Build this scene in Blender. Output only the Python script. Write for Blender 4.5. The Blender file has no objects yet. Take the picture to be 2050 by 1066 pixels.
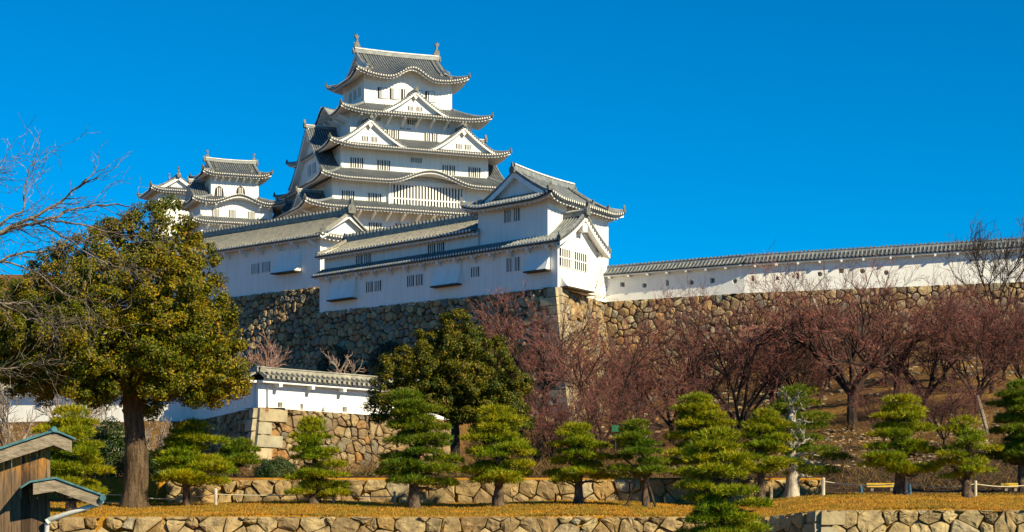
import bpy, math, random
import numpy as np
R = math.radians
sc = bpy.context.scene
COL = sc.collection
# ------------------------------------------------------------------ camera, sky, sun
F_PX, HZ, CX, CAMZ = 3600.0, 1000.0, 1025.0, 2.0      # the lens, in pixels of a 2050 wide frame
cam = bpy.data.cameras.new('camera'); camo = bpy.data.objects.new('camera', cam); COL.objects.link(camo)
camo.location = (0, 0, CAMZ); camo.rotation_euler = (R(90), 0, 0)
cam.sensor_width = 36; cam.lens = 36 * F_PX / 2050; cam.shift_y = (HZ - 533) / 2050
cam.clip_start = .5; cam.clip_end = 8000; sc.camera = camo
SUN = np.array((.75, -.66)); SUN /= np.linalg.norm(SUN); EL = R(34)
w = bpy.data.worlds.new('World'); sc.world = w; w.use_nodes = True
nt = w.node_tree; bg = nt.nodes['Background']
sky = nt.nodes.new('ShaderNodeTexSky'); sky.sky_type = 'NISHITA'; sky.sun_disc = False
sky.sun_elevation = EL; sky.sun_rotation = math.atan2(SUN[0], SUN[1])
sky.air_density = .72; sky.dust_density = .0; sky.ozone_density = 6.0
hs = nt.nodes.new('ShaderNodeHueSaturation'); hs.inputs['Hue'].default_value = .492; hs.inputs['Saturation'].default_value = 1.8; hs.inputs['Value'].default_value = 1.0
nt.links.new(sky.outputs[0], hs.inputs['Color']); nt.links.new(hs.outputs[0], bg.inputs[0]); bg.inputs[1].default_value = .083
sl = bpy.data.lights.new('sun', 'SUN'); sl.energy = 5.0; sl.angle = R(.5); sl.color = (1, .85, .54)
so = bpy.data.objects.new('sun', sl); COL.objects.link(so); so.location = (60, -50, 80)
from mathutils import Vector
sd = Vector((SUN[0] * math.cos(EL), SUN[1] * math.cos(EL), math.sin(EL)))
so.rotation_euler = sd.to_track_quat('Z', 'Y').to_euler()
sc.view_settings.view_transform = 'Standard'; sc.view_settings.look = 'None'; sc.view_settings.exposure = .72; sc.view_settings.gamma = 1
sc.cycles.max_bounces = 6; sc.cycles.diffuse_bounces = 3
rng = np.random.default_rng(7); random.seed(7)

def at(px, py, D): return np.array(((px - CX) / F_PX * D, D, CAMZ + (HZ - py) / F_PX * D))

# ------------------------------------------------------------------ materials
def mat(name, build=None, rough=.8, spec=.3):
    m = bpy.data.materials.new(name); m.use_nodes = True
    n = m.node_tree; b = n.nodes['Principled BSDF']; b.inputs['Roughness'].default_value = rough
    b.inputs['Specular IOR Level'].default_value = spec
    if build: build(n, b)
    return m
def N(n, t, **k):
    x = n.nodes.new(t)
    for a, v in k.items():
        if a in x.inputs.keys(): x.inputs[a].default_value = v
        else: setattr(x, a, v)
    return x
def ramp(n, src, stops):
    r = n.nodes.new('ShaderNodeValToRGB'); e = r.color_ramp.elements
    while len(e) < len(stops): e.new(.5)
    for q, (p, c) in zip(e, stops): q.position = p; q.color = (*c, 1)
    n.links.new(src, r.inputs[0]); return r.outputs[0]
def coords(n, kind='Object', scale=None):
    c = n.nodes.new('ShaderNodeTexCoord').outputs[kind]
    if scale:
        m = n.nodes.new('ShaderNodeMapping'); m.inputs['Scale'].default_value = scale; n.links.new(c, m.inputs[0]); c = m.outputs[0]
    return c
def noise(n, co, s, d=5, r=.6):
    x = N(n, 'ShaderNodeTexNoise', Scale=s, Detail=d, Roughness=r); n.links.new(co, x.inputs['Vector']); return x.outputs['Fac']
def mix(n, a, b, f, t='MIX'):
    x = n.nodes.new('ShaderNodeMix'); x.data_type = 'RGBA'; x.blend_type = t
    for s, v in ((x.inputs[6], a), (x.inputs[7], b), (x.inputs[0], f)):
        if hasattr(v, 'links'): n.links.new(v, s)
        elif isinstance(v, tuple): s.default_value = (*v, 1)
        else: s.default_value = v
    return x.outputs[2]
def bump(n, b, src, st, dist=.05):
    x = N(n, 'ShaderNodeBump', Strength=st, Distance=dist); n.links.new(src, x.inputs['Height']); n.links.new(x.outputs[0], b.inputs['Normal'])
def two(c0, c1, s=3.0, scale=None, bs=0, lo=.35, hi=.65, bd=.05):
    def f(n, b):
        co = coords(n, 'Object', scale); q = noise(n, co, s)
        n.links.new(ramp(n, q, [(lo, c0), (hi, c1)]), b.inputs['Base Color'])
        if bs: bump(n, b, noise(n, co, s * 4), bs, bd)
    return f
def plaster(n, b):
    co = coords(n); q = noise(n, co, .35); v = noise(n, coords(n, 'Object', (1.6, 1.6, .12)), 1.1)
    a = ramp(n, q, [(.3, (.79, .79, .77)), (.7, (.84, .84, .82))])
    st = ramp(n, v, [(.28, (.80, .79, .78)), (.55, (1, 1, 1))])
    n.links.new(mix(n, a, st, .55, 'MULTIPLY'), b.inputs['Base Color']); bump(n, b, noise(n, co, 9), .15, .02)
def perisland(stops, noise_s=None, amt=.5, bs=0, bsc=6):
    def f(n, b):
        g = n.nodes.new('ShaderNodeNewGeometry'); c = ramp(n, g.outputs['Random Per Island'], stops)
        if noise_s:
            co = coords(n); q = ramp(n, noise(n, co, noise_s, 6, .65), [(.32, (.34, .32, .30)), (.5, (.85, .82, .78)), (.68, (1.2, 1.15, 1.02))]); c = mix(n, c, q, amt, 'MULTIPLY')
            if bs: bump(n, b, noise(n, co, bsc, 6, .7), bs, .06)
        n.links.new(c, b.inputs['Base Color'])
    return f
def leafmat(name, stops, rough=.4, spec=.5, trans=.25, var=.75):
    m = mat(name, perisland(stops), rough, spec); n = m.node_tree; b = n.nodes['Principled BSDF']
    bc = b.inputs['Base Color'].links[0].from_socket; q = noise(n, coords(n), var, 3, .55); c2 = mix(n, bc, ramp(n, q, [(.36, (.50, .78, .7)), (.5, (.9, .97, .9)), (.64, (1.25, 1.1, .8))]), .9, 'MULTIPLY'); n.links.new(c2, b.inputs['Base Color'])
    t = n.nodes.new('ShaderNodeBsdfTranslucent'); x = n.nodes.new('ShaderNodeMixShader'); x.inputs[0].default_value = trans
    n.links.new(b.inputs['Base Color'].links[0].from_socket, t.inputs[0])
    n.links.new(b.outputs[0], x.inputs[1]); n.links.new(t.outputs[0], x.inputs[2]); n.links.new(x.outputs[0], n.nodes['Material Output'].inputs[0])
    return m
M = {}
M['plaster'] = mat('plaster', plaster, .85, .15)
M['tile_dark'] = mat('tile_dark', two((.025, .03, .04), (.06, .068, .075), 1.2, bs=.2), .5, .4)
M['tile_rib'] = mat('tile_rib', two((.115, .135, .155), (.25, .265, .27), 1.5, bs=.2), .55, .4)
M['tile_old'] = mat('tile_old', two((.17, .165, .145), (.36, .34, .27), 2.2, bs=.2), .6, .35)
M['tile_cap'] = mat('tile_cap', two((.55, .54, .50), (.80, .78, .72), 2.5), .7, .2)
M['ornament'] = mat('ornament', two((.07, .08, .08), (.20, .20, .18), 4), .6, .4)
M['void'] = mat('window_dark', two((.012, .014, .018), (.03, .03, .034), 2), .7, .2)
M['timber'] = mat('timber_dark', two((.04, .032, .025), (.10, .08, .06), 3, (1, 1, .2)), .7, .2)
ST = [(0, (.10, .085, .07)), (.12, (.30, .20, .10)), (.28, (.38, .29, .17)), (.42, (.24, .21, .17)), (.55, (.44, .33, .18)), (.70, (.20, .20, .17)), (.78, (.36, .21, .09)), (.9, (.44, .36, .22)), (1, (.22, .24, .20))]
M['stone'] = mat('rampart_stone', perisland(ST, 1.6, .75, .6, 4), .9, .15)
SM_ = [(0, (.20, .14, .08)), (.2, (.34, .26, .15)), (.4, (.26, .18, .09)), (.55, (.38, .31, .19)), (.7, (.17, .15, .12)), (.85, (.32, .17, .06)), (1, (.28, .24, .16))]
M['stone_mid'] = mat('wall_base_stone', perisland(SM_, 2.4, .8, .7, 6), .9, .15)
SF = [(0, (.24, .18, .10)), (.2, (.44, .33, .17)), (.4, (.33, .25, .14)), (.6, (.50, .40, .22)), (.75, (.28, .20, .11)), (.88, (.40, .27, .11)), (1, (.36, .33, .25))]
M['stone_fore'] = mat('hewn_stone', perisland(SF, 3.2, .85, .8, 9), .9, .15)
M['stone_corner'] = mat('corner_stone', perisland([(0, (.40, .32, .19)), (.5, (.34, .32, .24)), (1, (.48, .39, .25))], 1.8, .6, .5, 5), .9, .15)
M['joint'] = mat('stone_joint', two((.035, .028, .018), (.10, .075, .045), 2), .95, .05)
M['bark'] = mat('bark', two((.07, .045, .028), (.22, .155, .095), 5, (2.2, 2.2, .35), 1.0, bd=.12), .9, .15)
M['bark_dark'] = mat('bark_dark', two((.018, .013, .011), (.06, .042, .034), 4, (1, 1, .4), .5), .9, .15)
M['bark_pale'] = mat('bark_pale', two((.22, .19, .15), (.55, .50, .42), 6, (1, 1, .5), .6), .85, .2)
M['bark_pine'] = mat('bark_pine', two((.035, .026, .022), (.16, .115, .08), 9, (1, 1, .5), .9), .9, .15)
M['twig_red'] = mat('twig_red', perisland([(0, (.04, .024, .022)), (.4, (.11, .055, .048)), (.7, (.22, .075, .062)), (.9, (.29, .10, .08)), (1, (.30, .20, .15))]), .85, .15)
M['twig_brush'] = mat('brush_twig', perisland([(0, (.03, .02, .013)), (.5, (.13, .075, .035)), (.8, (.22, .12, .04)), (1, (.06, .07, .015))]), .9, .1)
M['twig_grey'] = mat('twig_grey', perisland([(0, (.10, .08, .065)), (.6, (.24, .19, .15)), (1, (.42, .35, .28))]), .8, .2)
M['twig_dark'] = mat('twig_dark', perisland([(0, (.02, .017, .017)), (1, (.08, .06, .055))]), .85, .15)
M['bark_limb'] = mat('limb_bark', two((.07, .055, .045), (.30, .24, .19), 6, (1, 1, .5), .6), .85, .2)
M['twig_limb'] = mat('limb_twig', perisland([(0, (.04, .034, .03)), (.6, (.14, .11, .09)), (1, (.30, .25, .20))]), .8, .2)
M['twig_pink'] = mat('twig_pink', perisland([(0, (.16, .09, .08)), (1, (.36, .22, .17))]), .85, .15)
M['leaf'] = leafmat('evergreen_leaf', [(0, (.022, .045, .003)), (.3, (.085, .090, .004)), (.6, (.205, .18, .004)), (.88, (.31, .225, .007)), (1, (.26, .11, .010))], .42, .22, .25)
M['leaf2'] = leafmat('dark_evergreen_leaf', [(0, (.018, .040, .004)), (.4, (.070, .080, .005)), (.75, (.165, .14, .005)), (1, (.24, .15, .009))], .42, .22, .22)
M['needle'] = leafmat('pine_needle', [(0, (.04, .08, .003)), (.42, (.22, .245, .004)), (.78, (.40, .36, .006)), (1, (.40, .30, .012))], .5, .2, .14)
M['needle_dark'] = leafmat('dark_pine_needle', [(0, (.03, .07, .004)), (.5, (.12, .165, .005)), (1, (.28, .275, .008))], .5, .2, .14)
M['hedge'] = leafmat('hedge_leaf', [(0, (.012, .035, .006)), (.6, (.035, .07, .008)), (1, (.08, .10, .012))], .4, .45, .2)
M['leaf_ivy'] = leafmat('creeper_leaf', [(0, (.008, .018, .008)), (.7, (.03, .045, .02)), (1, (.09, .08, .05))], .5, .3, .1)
def grassy(n, b):
    co = coords(n); a = ramp(n, noise(n, co, .9, 6), [(.3, (.28, .13, .018)), (.55, (.46, .235, .03)), (.75, (.32, .18, .03))])
    a = mix(n, a, (.10, .11, .02), ramp(n, noise(n, co, 1.7, 5, .7), [(.56, (0, 0, 0)), (.68, (.7, .7, .7))])); a = mix(n, a, (.16, .10, .05), ramp(n, noise(n, co, .55, 5, .7), [(.55, (0, 0, 0)), (.66, (.8, .8, .8))])); g = ramp(n, noise(n, co, 14, 4), [(.3, (.6, .6, .6)), (.7, (1.15, 1.1, 1.0))]); n.links.new(mix(n, a, g, .8, 'MULTIPLY'), b.inputs['Base Color']); bump(n, b, noise(n, co, 30), .7, .04)
M['grass'] = mat('dry_grass', grassy, .95, .05)
M['blade'] = leafmat('grass_blade', [(0, (.26, .13, .018)), (.5, (.46, .245, .03)), (.85, (.55, .33, .06)), (1, (.18, .16, .02))], .7, .2, .3)
def slope(n, b):
    co = coords(n); a = ramp(n, noise(n, co, .22, 6), [(.3, (.07, .045, .03)), (.5, (.19, .11, .045)), (.66, (.30, .17, .055)), (.8, (.10, .07, .03))])
    g = ramp(n, noise(n, co, 3, 6, .7), [(.3, (.45, .45, .45)), (.7, (1.2, 1.15, 1.0))]); n.links.new(mix(n, a, g, .85, 'MULTIPLY'), b.inputs['Base Color']); bump(n, b, noise(n, co, 6, 6), 1, .2)
M['slope'] = mat('hill_ground', slope, .95, .05)
M['soil_shade'] = mat('soil_painted_shade', two((.02, .014, .010), (.07, .045, .026), 2.2, bs=.8), .95, .05)  # bare ground with the shade of the trees painted into its dark colour
M['lawn'] = mat('lawn', two((.03, .045, .015), (.07, .075, .025), 1.5, bs=.5), .95, .05)
def planks(n, b):
    co = coords(n, 'Object', (1, 1, .12)); g = n.nodes.new('ShaderNodeNewGeometry')
    c = ramp(n, g.outputs['Random Per Island'], [(0, (.055, .038, .028)), (.3, (.15, .10, .065)), (.6, (.20, .15, .11)), (.8, (.09, .07, .055)), (1, (.24, .19, .14))])
    q = ramp(n, noise(n, co, 24, 6), [(.3, (.35, .35, .37)), (.7, (1.3, 1.22, 1.1))])
    c = mix(n, c, q, .9, 'MULTIPLY')
    sp = n.nodes.new('ShaderNodeSeparateXYZ'); n.links.new(coords(n), sp.inputs[0])
    mr = N(n, 'ShaderNodeMapRange'); mr.inputs[1].default_value = 2.3; mr.inputs[2].default_value = 2.95; n.links.new(sp.outputs[2], mr.inputs[0])
    mm = n.nodes.new('ShaderNodeMath'); mm.operation = 'MULTIPLY'; n.links.new(mr.outputs[0], mm.inputs[0])
    n.links.new(ramp(n, noise(n, coords(n, 'Object', (1, 1, .25)), 7), [(.45, (0, 0, 0)), (.6, (1, 1, 1))]), mm.inputs[1])
    n.links.new(mix(n, c, (.52, .23, .035), mm.outputs[0]), b.inputs['Base Color']); bump(n, b, noise(n, co, 30), .5, .01)
M['planks'] = mat('weathered_planks', planks, .85, .15)
M['greywood'] = mat('grey_wood', two((.17, .135, .10), (.36, .30, .23), 14, (.35, 1, 1.4), .6), .85, .15)
M['teal'] = mat('patina_metal', two((.03, .10, .13), (.07, .20, .24), 6), .5, .4)
M['pipe'] = mat('white_pipe', two((.55, .54, .52), (.75, .74, .71), 6), .45, .4)
M['post'] = mat('post_wood', two((.34, .30, .25), (.6, .55, .47), 10, (1, 1, .3)), .8, .2)
M['post_dark'] = mat('stake_wood', two((.03, .025, .022), (.08, .06, .05), 10, (1, 1, .3)), .85, .15)
M['rope'] = mat('rope', two((.42, .37, .25), (.62, .56, .42), 30), .85, .1)
M['yellow'] = mat('yellow_board', two((.50, .32, .03), (.68, .46, .06), 5), .6, .3)
M['green'] = mat('green_board', two((.015, .10, .05), (.02, .14, .07), 5), .5, .3)
M['blue'] = mat('blue_sleeve', two((.03, .10, .18), (.06, .16, .26), 5), .6, .3)
ROOF = [M['tile_dark'], M['tile_rib'], M['tile_cap'], M['plaster'], M['ornament']]
ROOF_OLD = [M['tile_dark'], M['tile_old'], M['tile_cap'], M['plaster'], M['ornament']]

# ------------------------------------------------------------------ mesh builder
ROOTZ = {}
class MB:
    def __init__(s, T=None): s.v = []; s.f = []; s.n = 0; s.T = T
    def add(s, V, Fs, m=0):
        V = np.asarray(V, float).reshape(-1, 3); Fs = np.asarray(Fs, int)
        if len(Fs) == 0: return
        mm = np.full(len(Fs), m, int) if np.isscalar(m) else np.asarray(m, int)
        s.v.append(V); s.f.append((Fs + s.n, mm)); s.n += len(V)
    def poly(s, pts, m=0): s.add(pts, [list(range(len(pts)))], m)
    def grid(s, P, m=0, flip=False):
        r, c = P.shape[:2]; i = np.arange(r * c).reshape(r, c)
        q = np.stack([i[:-1, :-1], i[:-1, 1:], i[1:, 1:], i[1:, :-1]], -1).reshape(-1, 4)
        if flip: q = q[:, ::-1]
        if not np.isscalar(m): m = np.broadcast_to(m, (r - 1, c - 1)).ravel()
        s.add(P.reshape(-1, 3), q, m)
    def hexa(s, p, m=0):
        s.add(p, [[0, 3, 2, 1], [4, 5, 6, 7], [0, 1, 5, 4], [1, 2, 6, 5], [2, 3, 7, 6], [3, 0, 4, 7]], m)
    def box(s, x0, x1, y0, y1, z0, z1, m=0):
        s.hexa([(x0, y0, z0), (x1, y0, z0), (x1, y1, z0), (x0, y1, z0), (x0, y0, z1), (x1, y0, z1), (x1, y1, z1), (x0, y1, z1)], m)
    def sweep(s, pts, prof, m=0, caps=True):
        pts = np.asarray(pts, float); t = np.gradient(pts, axis=0); sd_ = np.stack([t[:, 1], -t[:, 0], 0 * t[:, 0]], -1)
        sd_ /= np.linalg.norm(sd_, axis=1)[:, None] + 1e-9
        k = len(prof); P = np.zeros((len(pts), k + 1, 3))
        for j in range(k + 1):
            a, u = prof[j % k]; P[:, j] = pts + sd_ * a; P[:, j, 2] += u
        s.grid(P, m)
        if caps: s.poly(P[0, :k][::-1], m); s.poly(P[-1, :k], m)
    def tube(s, pts, rad, n=8, m=0, wob=0):
        pts = np.asarray(pts, float); rad = np.broadcast_to(rad, len(pts)).astype(float); t = np.gradient(pts, axis=0); t /= np.linalg.norm(t, axis=1)[:, None] + 1e-9
        ref = np.array((0, 0, 1.)) if abs(t[:, 2]).mean() < .8 else np.array((1., 0, 0))
        a = np.cross(t, ref); a /= np.linalg.norm(a, axis=1)[:, None]; b = np.cross(t, a)
        th = np.linspace(0, 2 * np.pi, n + 1); ww = np.ones((len(pts), n + 1))
        if wob: ww[:, :n] += rng.normal(0, wob, (len(pts), n)); ww[:, n] = ww[:, 0]
        P = pts[:, None] + (rad[:, None] * ww)[:, :, None] * (a[:, None] * np.cos(th)[None, :, None] + b[:, None] * np.sin(th)[None, :, None])
        s.grid(P, m); s.poly(P[0, :n][::-1], m); s.poly(P[-1, :n], m)
    def segs(s, p0, p1, r0, r1, m=0, k=3):
        p0, p1 = np.asarray(p0), np.asarray(p1); n = len(p0)
        if n == 0: return
        t = p1 - p0; t /= np.linalg.norm(t, axis=1)[:, None] + 1e-9
        a = np.cross(t, np.array((.31, .2, .93))); a /= np.linalg.norm(a, axis=1)[:, None] + 1e-9; b = np.cross(t, a)
        V = np.zeros((n, 2 * k, 3))
        for j in range(k):
            o = a * math.cos(j * 2 * math.pi / k) + b * math.sin(j * 2 * math.pi / k); V[:, j] = p0 + o * np.asarray(r0)[:, None]; V[:, k + j] = p1 + o * np.asarray(r1)[:, None]
        q = np.array([[j, (j + 1) % k, k + (j + 1) % k, k + j] for j in range(k)]); s.add(V.reshape(-1, 3), (q[None] + 2 * k * np.arange(n)[:, None, None]).reshape(-1, 4), m)
    def extrude(s, pts, o, ex, ez, th, m=0):
        o, ex, ez = map(lambda q: np.asarray(q, float), (o, ex, ez)); ny = np.cross(ex, ez); ny /= np.linalg.norm(ny)
        A = np.array([o + ex * a + ez * b + ny * th / 2 for a, b in pts]); B = A - ny * th; k = len(pts)
        s.add(np.vstack([A, B]), [list(range(k))], m); s.add(np.vstack([A, B]), [list(range(2 * k - 1, k - 1, -1))], m)
        s.add(np.vstack([A, B]), [[i, i + k, (i + 1) % k + k, (i + 1) % k] for i in range(k)], m)
    def build(s, name, mats, parent=None, smooth=False):
        V = np.vstack(s.v)
        if s.T is not None: V = V.copy(); V[:, :2] = V[:, :2] @ s.T.T
        if parent is not None: V = V - np.array(ROOTZ.get(parent.name, (0, 0, 0)))
        me = bpy.data.meshes.new(name); lens = np.concatenate([np.full(len(f), f.shape[1]) for f, _ in s.f]); loops = np.concatenate([f.ravel() for f, _ in s.f])
        mi = np.concatenate([m for _, m in s.f]); starts = np.concatenate([[0], np.cumsum(lens)[:-1]])
        me.vertices.add(len(V)); me.vertices.foreach_set('co', V.astype(np.float32).ravel())
        me.loops.add(len(loops)); me.loops.foreach_set('vertex_index', loops.astype(np.int32))
        me.polygons.add(len(lens)); me.polygons.foreach_set('loop_start', starts.astype(np.int32))
        me.polygons.foreach_set('material_index', mi.astype(np.int32))
        me.update(calc_edges=True); me.validate()
        me.polygons.foreach_set('use_smooth', np.full(len(me.polygons), smooth))
        for q in (mats if isinstance(mats, list) else [mats]): me.materials.append(q)
        o = bpy.data.objects.new(name, me); COL.objects.link(o)
        if parent is not None:
            o.parent = parent
            if parent.name in ROOTZ: ROOTZ[o.name] = ROOTZ[parent.name]
        return o
def tag(o, label, cat, group=None, kind=None):
    if label: o['label'] = label
    if cat: o['category'] = cat
    if group: o['group'] = group
    if kind: o['kind'] = kind
    return o
def thing(name, label, cat, loc=(0, 0, 0), rotz=0, group=None, zshift=True):
    o = bpy.data.objects.new(name, None); COL.objects.link(o); o.location = tuple(float(q) for q in loc); o.rotation_euler = (0, 0, rotz)
    ROOTZ[o.name] = (0, 0, float(loc[2])) if zshift else (0, 0, 0)
    return tag(o, label, cat, group)
def world_thing(name, label, cat, loc, group=None):            # parts are given in world coordinates
    o = thing(name, label, cat, loc, 0, group); ROOTZ[o.name] = tuple(float(q) for q in loc); return o
def nrm(v): v = np.asarray(v, float); return v / np.linalg.norm(v)

# ------------------------------------------------------------------ Japanese roofs
def prf(x, c): x = np.clip(x, 0, 1); return (1 - c) * x + c * x * x
RIB = ((0, 0), (.56, 0), (.63, .75), (.78, 1), (.93, .75))
class Panel:
    def __init__(s, A, d, n, L, z0, run, rise, c=.35, qcap=None, hl=0, hr=0, gl=None, gr=None, U=0, lw=4, bump=None, p=.42, rh=.12, ov=2., th=.28):
        s.__dict__.update(A=np.array(A, float), d=np.array(d, float), n=np.array(n, float), L=L, z0=z0, run=run, rise=rise, c=c, qcap=qcap or run, hl=hl, hr=hr, gl=gl, gr=gr, U=U, lw=lw, bump=bump, p=p, rh=rh, ov=ov, th=th)
    def lift(s, x):
        e = np.zeros_like(x)
        if s.hl: e += s.U * np.clip(1 - x / s.lw, 0, 1) ** 2
        if s.hr: e += s.U * np.clip(1 - (s.L - x) / s.lw, 0, 1) ** 2
        if s.bump:
            xc, w_, K = s.bump; u = np.clip(np.abs(x - xc) / w_, 0, 1); e = e + K * (.5 * (1 + np.cos(np.pi * np.clip(u * 1.02, 0, 1)))) ** 1.25
        return e
    def lim(s, x, cap):
        q = np.full_like(x, cap)
        if s.hl: q = np.where((x < (s.gl if s.gl is not None else 1e9)), np.minimum(q, x / s.hl), q)
        if s.hr: q = np.where((s.L - x < (s.gr if s.gr is not None else 1e9)), np.minimum(q, (s.L - x) / s.hr), q)
        return np.maximum(q, 1e-3)
    def z(s, x, q): return s.z0 + s.rise * prf(q / s.run, s.c) + s.lift(x) * np.clip(1 - q / s.run, 0, 1) ** 1.3
    def P(s, x, q, dz=0):
        x, q = np.broadcast_arrays(np.asarray(x, float), np.asarray(q, float)); xy = s.A + x[..., None] * s.d + q[..., None] * s.n
        return np.concatenate([xy, (s.z(x, q) + dz)[..., None]], -1)
    def tiles(s, mb, rows=6):
        k = np.arange(int(s.L / s.p) + 1); xs = (k[:, None] * s.p + np.array([a for a, _ in RIB]) * s.p).ravel(); hh = np.tile([h * s.rh for _, h in RIB], len(k)); kk = np.tile(np.arange(5), len(k))
        o = xs < s.L - .01; xs, hh, kk = np.append(xs[o], s.L), np.append(hh[o], 0), kk[o]
        t = np.linspace(0, 1, rows + 1)[:, None]; Q = t * s.lim(xs, s.qcap)[None]
        X = np.broadcast_to(xs, Q.shape); mb.grid(s.P(X, Q, hh[None]), np.where(kk == 0, 0, 1)[None])
        mb.grid(np.stack([s.P(xs, 0 * xs, -.20), s.P(xs, 0 * xs, hh)]), 0)
        for x in k * s.p + .78 * s.p:
            if .1 < x < s.L - .1:
                c = s.P(np.array([x]), np.array([-.09]))[0]; r_ = s.p * .31; dd = np.array((*s.d, 0)); nn = np.array((*s.n, 0)); th = np.arange(6) * np.pi / 3
                V = [c + dd * math.cos(a) * r_ + np.array((0, 0, .03 + math.sin(a) * r_)) for a in th]; B = [q + nn * .1 for q in V]
                mb.add(V + B, [[0, 1, 2, 3, 4, 5]], 2); mb.add(V + B, [[i, i + 6, (i + 1) % 6 + 6, (i + 1) % 6] for i in range(6)], 1)
    def eaves(s, mb, raf=.55, m=0):
        nx = max(3, int(s.L / .7)); xs = np.linspace(.03, s.L - .03, nx); lo = s.lim(xs, s.ov); q0 = np.minimum(.22, lo * .5)
        a = s.P(xs, q0, -.12); b = s.P(xs, q0, -.12 - s.th); c = s.P(xs, np.minimum(lo, .45), -.14 - s.th)
        rows = [a, b, c] + [s.P(xs, np.maximum(lo * f, np.minimum(lo, .4)), -.06 - s.th) for f in (.3, .65, 1)]
        mb.grid(np.stack(rows), m)
        if raf:
            for x in np.arange(raf / 2, s.L, raf):
                l_ = float(s.lim(np.array([x]), s.ov)[0])
                if l_ < .5: continue
                w_ = .09; V = []
                for q in (.2, l_):
                    for dx, dz in ((-w_, -.05), (w_, -.05), (w_, -.22), (-w_, -.22)): V.append(s.P(np.array([x + dx]), np.array([q]), dz - s.th)[0])
                mb.hexa(V, m)
    def hip(s, mb, left=True, w_=.22, h=.32, n=9):
        r = s.hl if left else s.hr; q = np.linspace(.0, s.qcap if (s.gl is None) else s.gl / r, n); x = q * r if left else s.L - q * r
        pts = s.P(x, q, 0); mb.sweep(pts, [(-w_, 0), (-w_, h * .7), (-w_ * .6, h), (w_ * .6, h), (w_, h * .7), (w_, 0)], 1)
        t = nrm(pts[0] - pts[1]); oni(mb, pts[0] + t * .05, t, .5)
def oni(mb, p, d, s_, m=4):                                # ridge-end ornament
    d = nrm((d[0], d[1], 0)); sd_ = np.array((d[1], -d[0], 0)); P = [(-.5, -.1), (.5, -.1), (.55, .5), (.35, .8), (.2, .75), (.12, 1.35), (0, 1.5), (-.12, 1.35), (-.2, .75), (-.35, .8), (-.55, .5)]
    mb.extrude([(a * s_, b * s_) for a, b in P], p, sd_, (0, 0, 1), .3 * s_ + .08, m)
def main_ridge(mb, p0, p1, w_=.3, h=.7, sag=.0):
    t = np.linspace(0, 1, 9)[:, None]; pts = np.array(p0) * (1 - t) + np.array(p1) * t; pts[:, 2] += sag * (2 * t[:, 0] - 1) ** 2
    mb.sweep(pts, [(-w_, -.1), (-w_ * .8, h * .72), (w_ * .8, h * .72), (w_, -.1)], 1)
    mb.sweep(pts + np.array((0, 0, h * .72)), [(-w_ * 1.05, 0), (-w_ * .9, h * .2), (0, h * .36), (w_ * .9, h * .2), (w_ * 1.05, 0)], 2)
def fish(mb, p, d, s_):                                    # curved fish ornament, tail in the air
    P = [(-.42, 0), (.42, 0), (.5, .35), (.34, .75), (.16, 1.1), (.12, 1.45), (.34, 1.75), (.46, 2.15), (.2, 2.0), (.02, 2.3), (-.1, 1.95), (-.36, 1.95), (-.12, 1.65), (-.14, 1.2), (-.3, .8), (-.5, .4)]
    mb.extrude([(a * s_, b * s_) for a, b in P], p, d, (0, 0, 1), .42 * s_, 4)
    mb.extrude([(.1 * s_, .6 * s_), (.62 * s_, .85 * s_), (.3 * s_, 1.0 * s_)], p, d, (0, 0, 1), .12 * s_, 4)
class Side:                                                # a wall face: x along, o outwards, z up
    def __init__(s, A, d, n): s.A = np.array(A, float); s.d = np.array(d, float); s.n = np.array(n, float)
    def P(s, x, o, z): q = s.A + s.d * x + s.n * o; return (q[0], q[1], z)
    def box(s, mb, x0, x1, o0, o1, z0, z1, m=0):
        mb.hexa([s.P(x0, o0, z0), s.P(x1, o0, z0), s.P(x1, o1, z0), s.P(x0, o1, z0), s.P(x0, o0, z1), s.P(x1, o0, z1), s.P(x1, o1, z1), s.P(x0, o1, z1)], m)
WM = None
def lattice(par, S, x, z, w_, h, bars=4, T=None, name='window', split=False, mid=False, shut=0):
    mb = MB(T); S.box(mb, x - w_ / 2, x + w_ / 2, -.02, .015, z - h / 2, z + h / 2, 1)
    f = .055
    for a, b, c, e in ((-w_ / 2 - f, -w_ / 2, -h / 2 - f, h / 2 + f), (w_ / 2, w_ / 2 + f, -h / 2 - f, h / 2 + f), (-w_ / 2, w_ / 2, h / 2, h / 2 + f), (-w_ / 2, w_ / 2, -h / 2 - f, -h / 2)):
        S.box(mb, x + a, x + b, -.02, .07, z + c, z + e, 2 if shut else 0)
    n = bars; bw = w_ / (2 * n + 1) * .75
    for i in range(n):
        xc = x - w_ / 2 + w_ * (i + 1) / (n + 1)
        if split and abs(xc - x) < w_ * .06: continue
        if shut and xc > x - w_ / 2 + w_ * (1 - shut): continue
        S.box(mb, xc - bw / 2, xc + bw / 2, .02, .09, z - h / 2, z + h / 2, 0)
    if split: S.box(mb, x - w_ * .06, x + w_ * .06, .0, .05, z - h / 2, z + h / 2, 0)
    if mid: S.box(mb, x - w_ / 2, x + w_ / 2, .03, .10, z - .05, z + .05, 0)
    if shut: S.box(mb, x + w_ / 2 - w_ * shut, x + w_ / 2, .02, .06, z - h / 2, z + h / 2, 0)
    return mb.build(name, [M['plaster'], M['void'], M['timber']], par)
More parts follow.
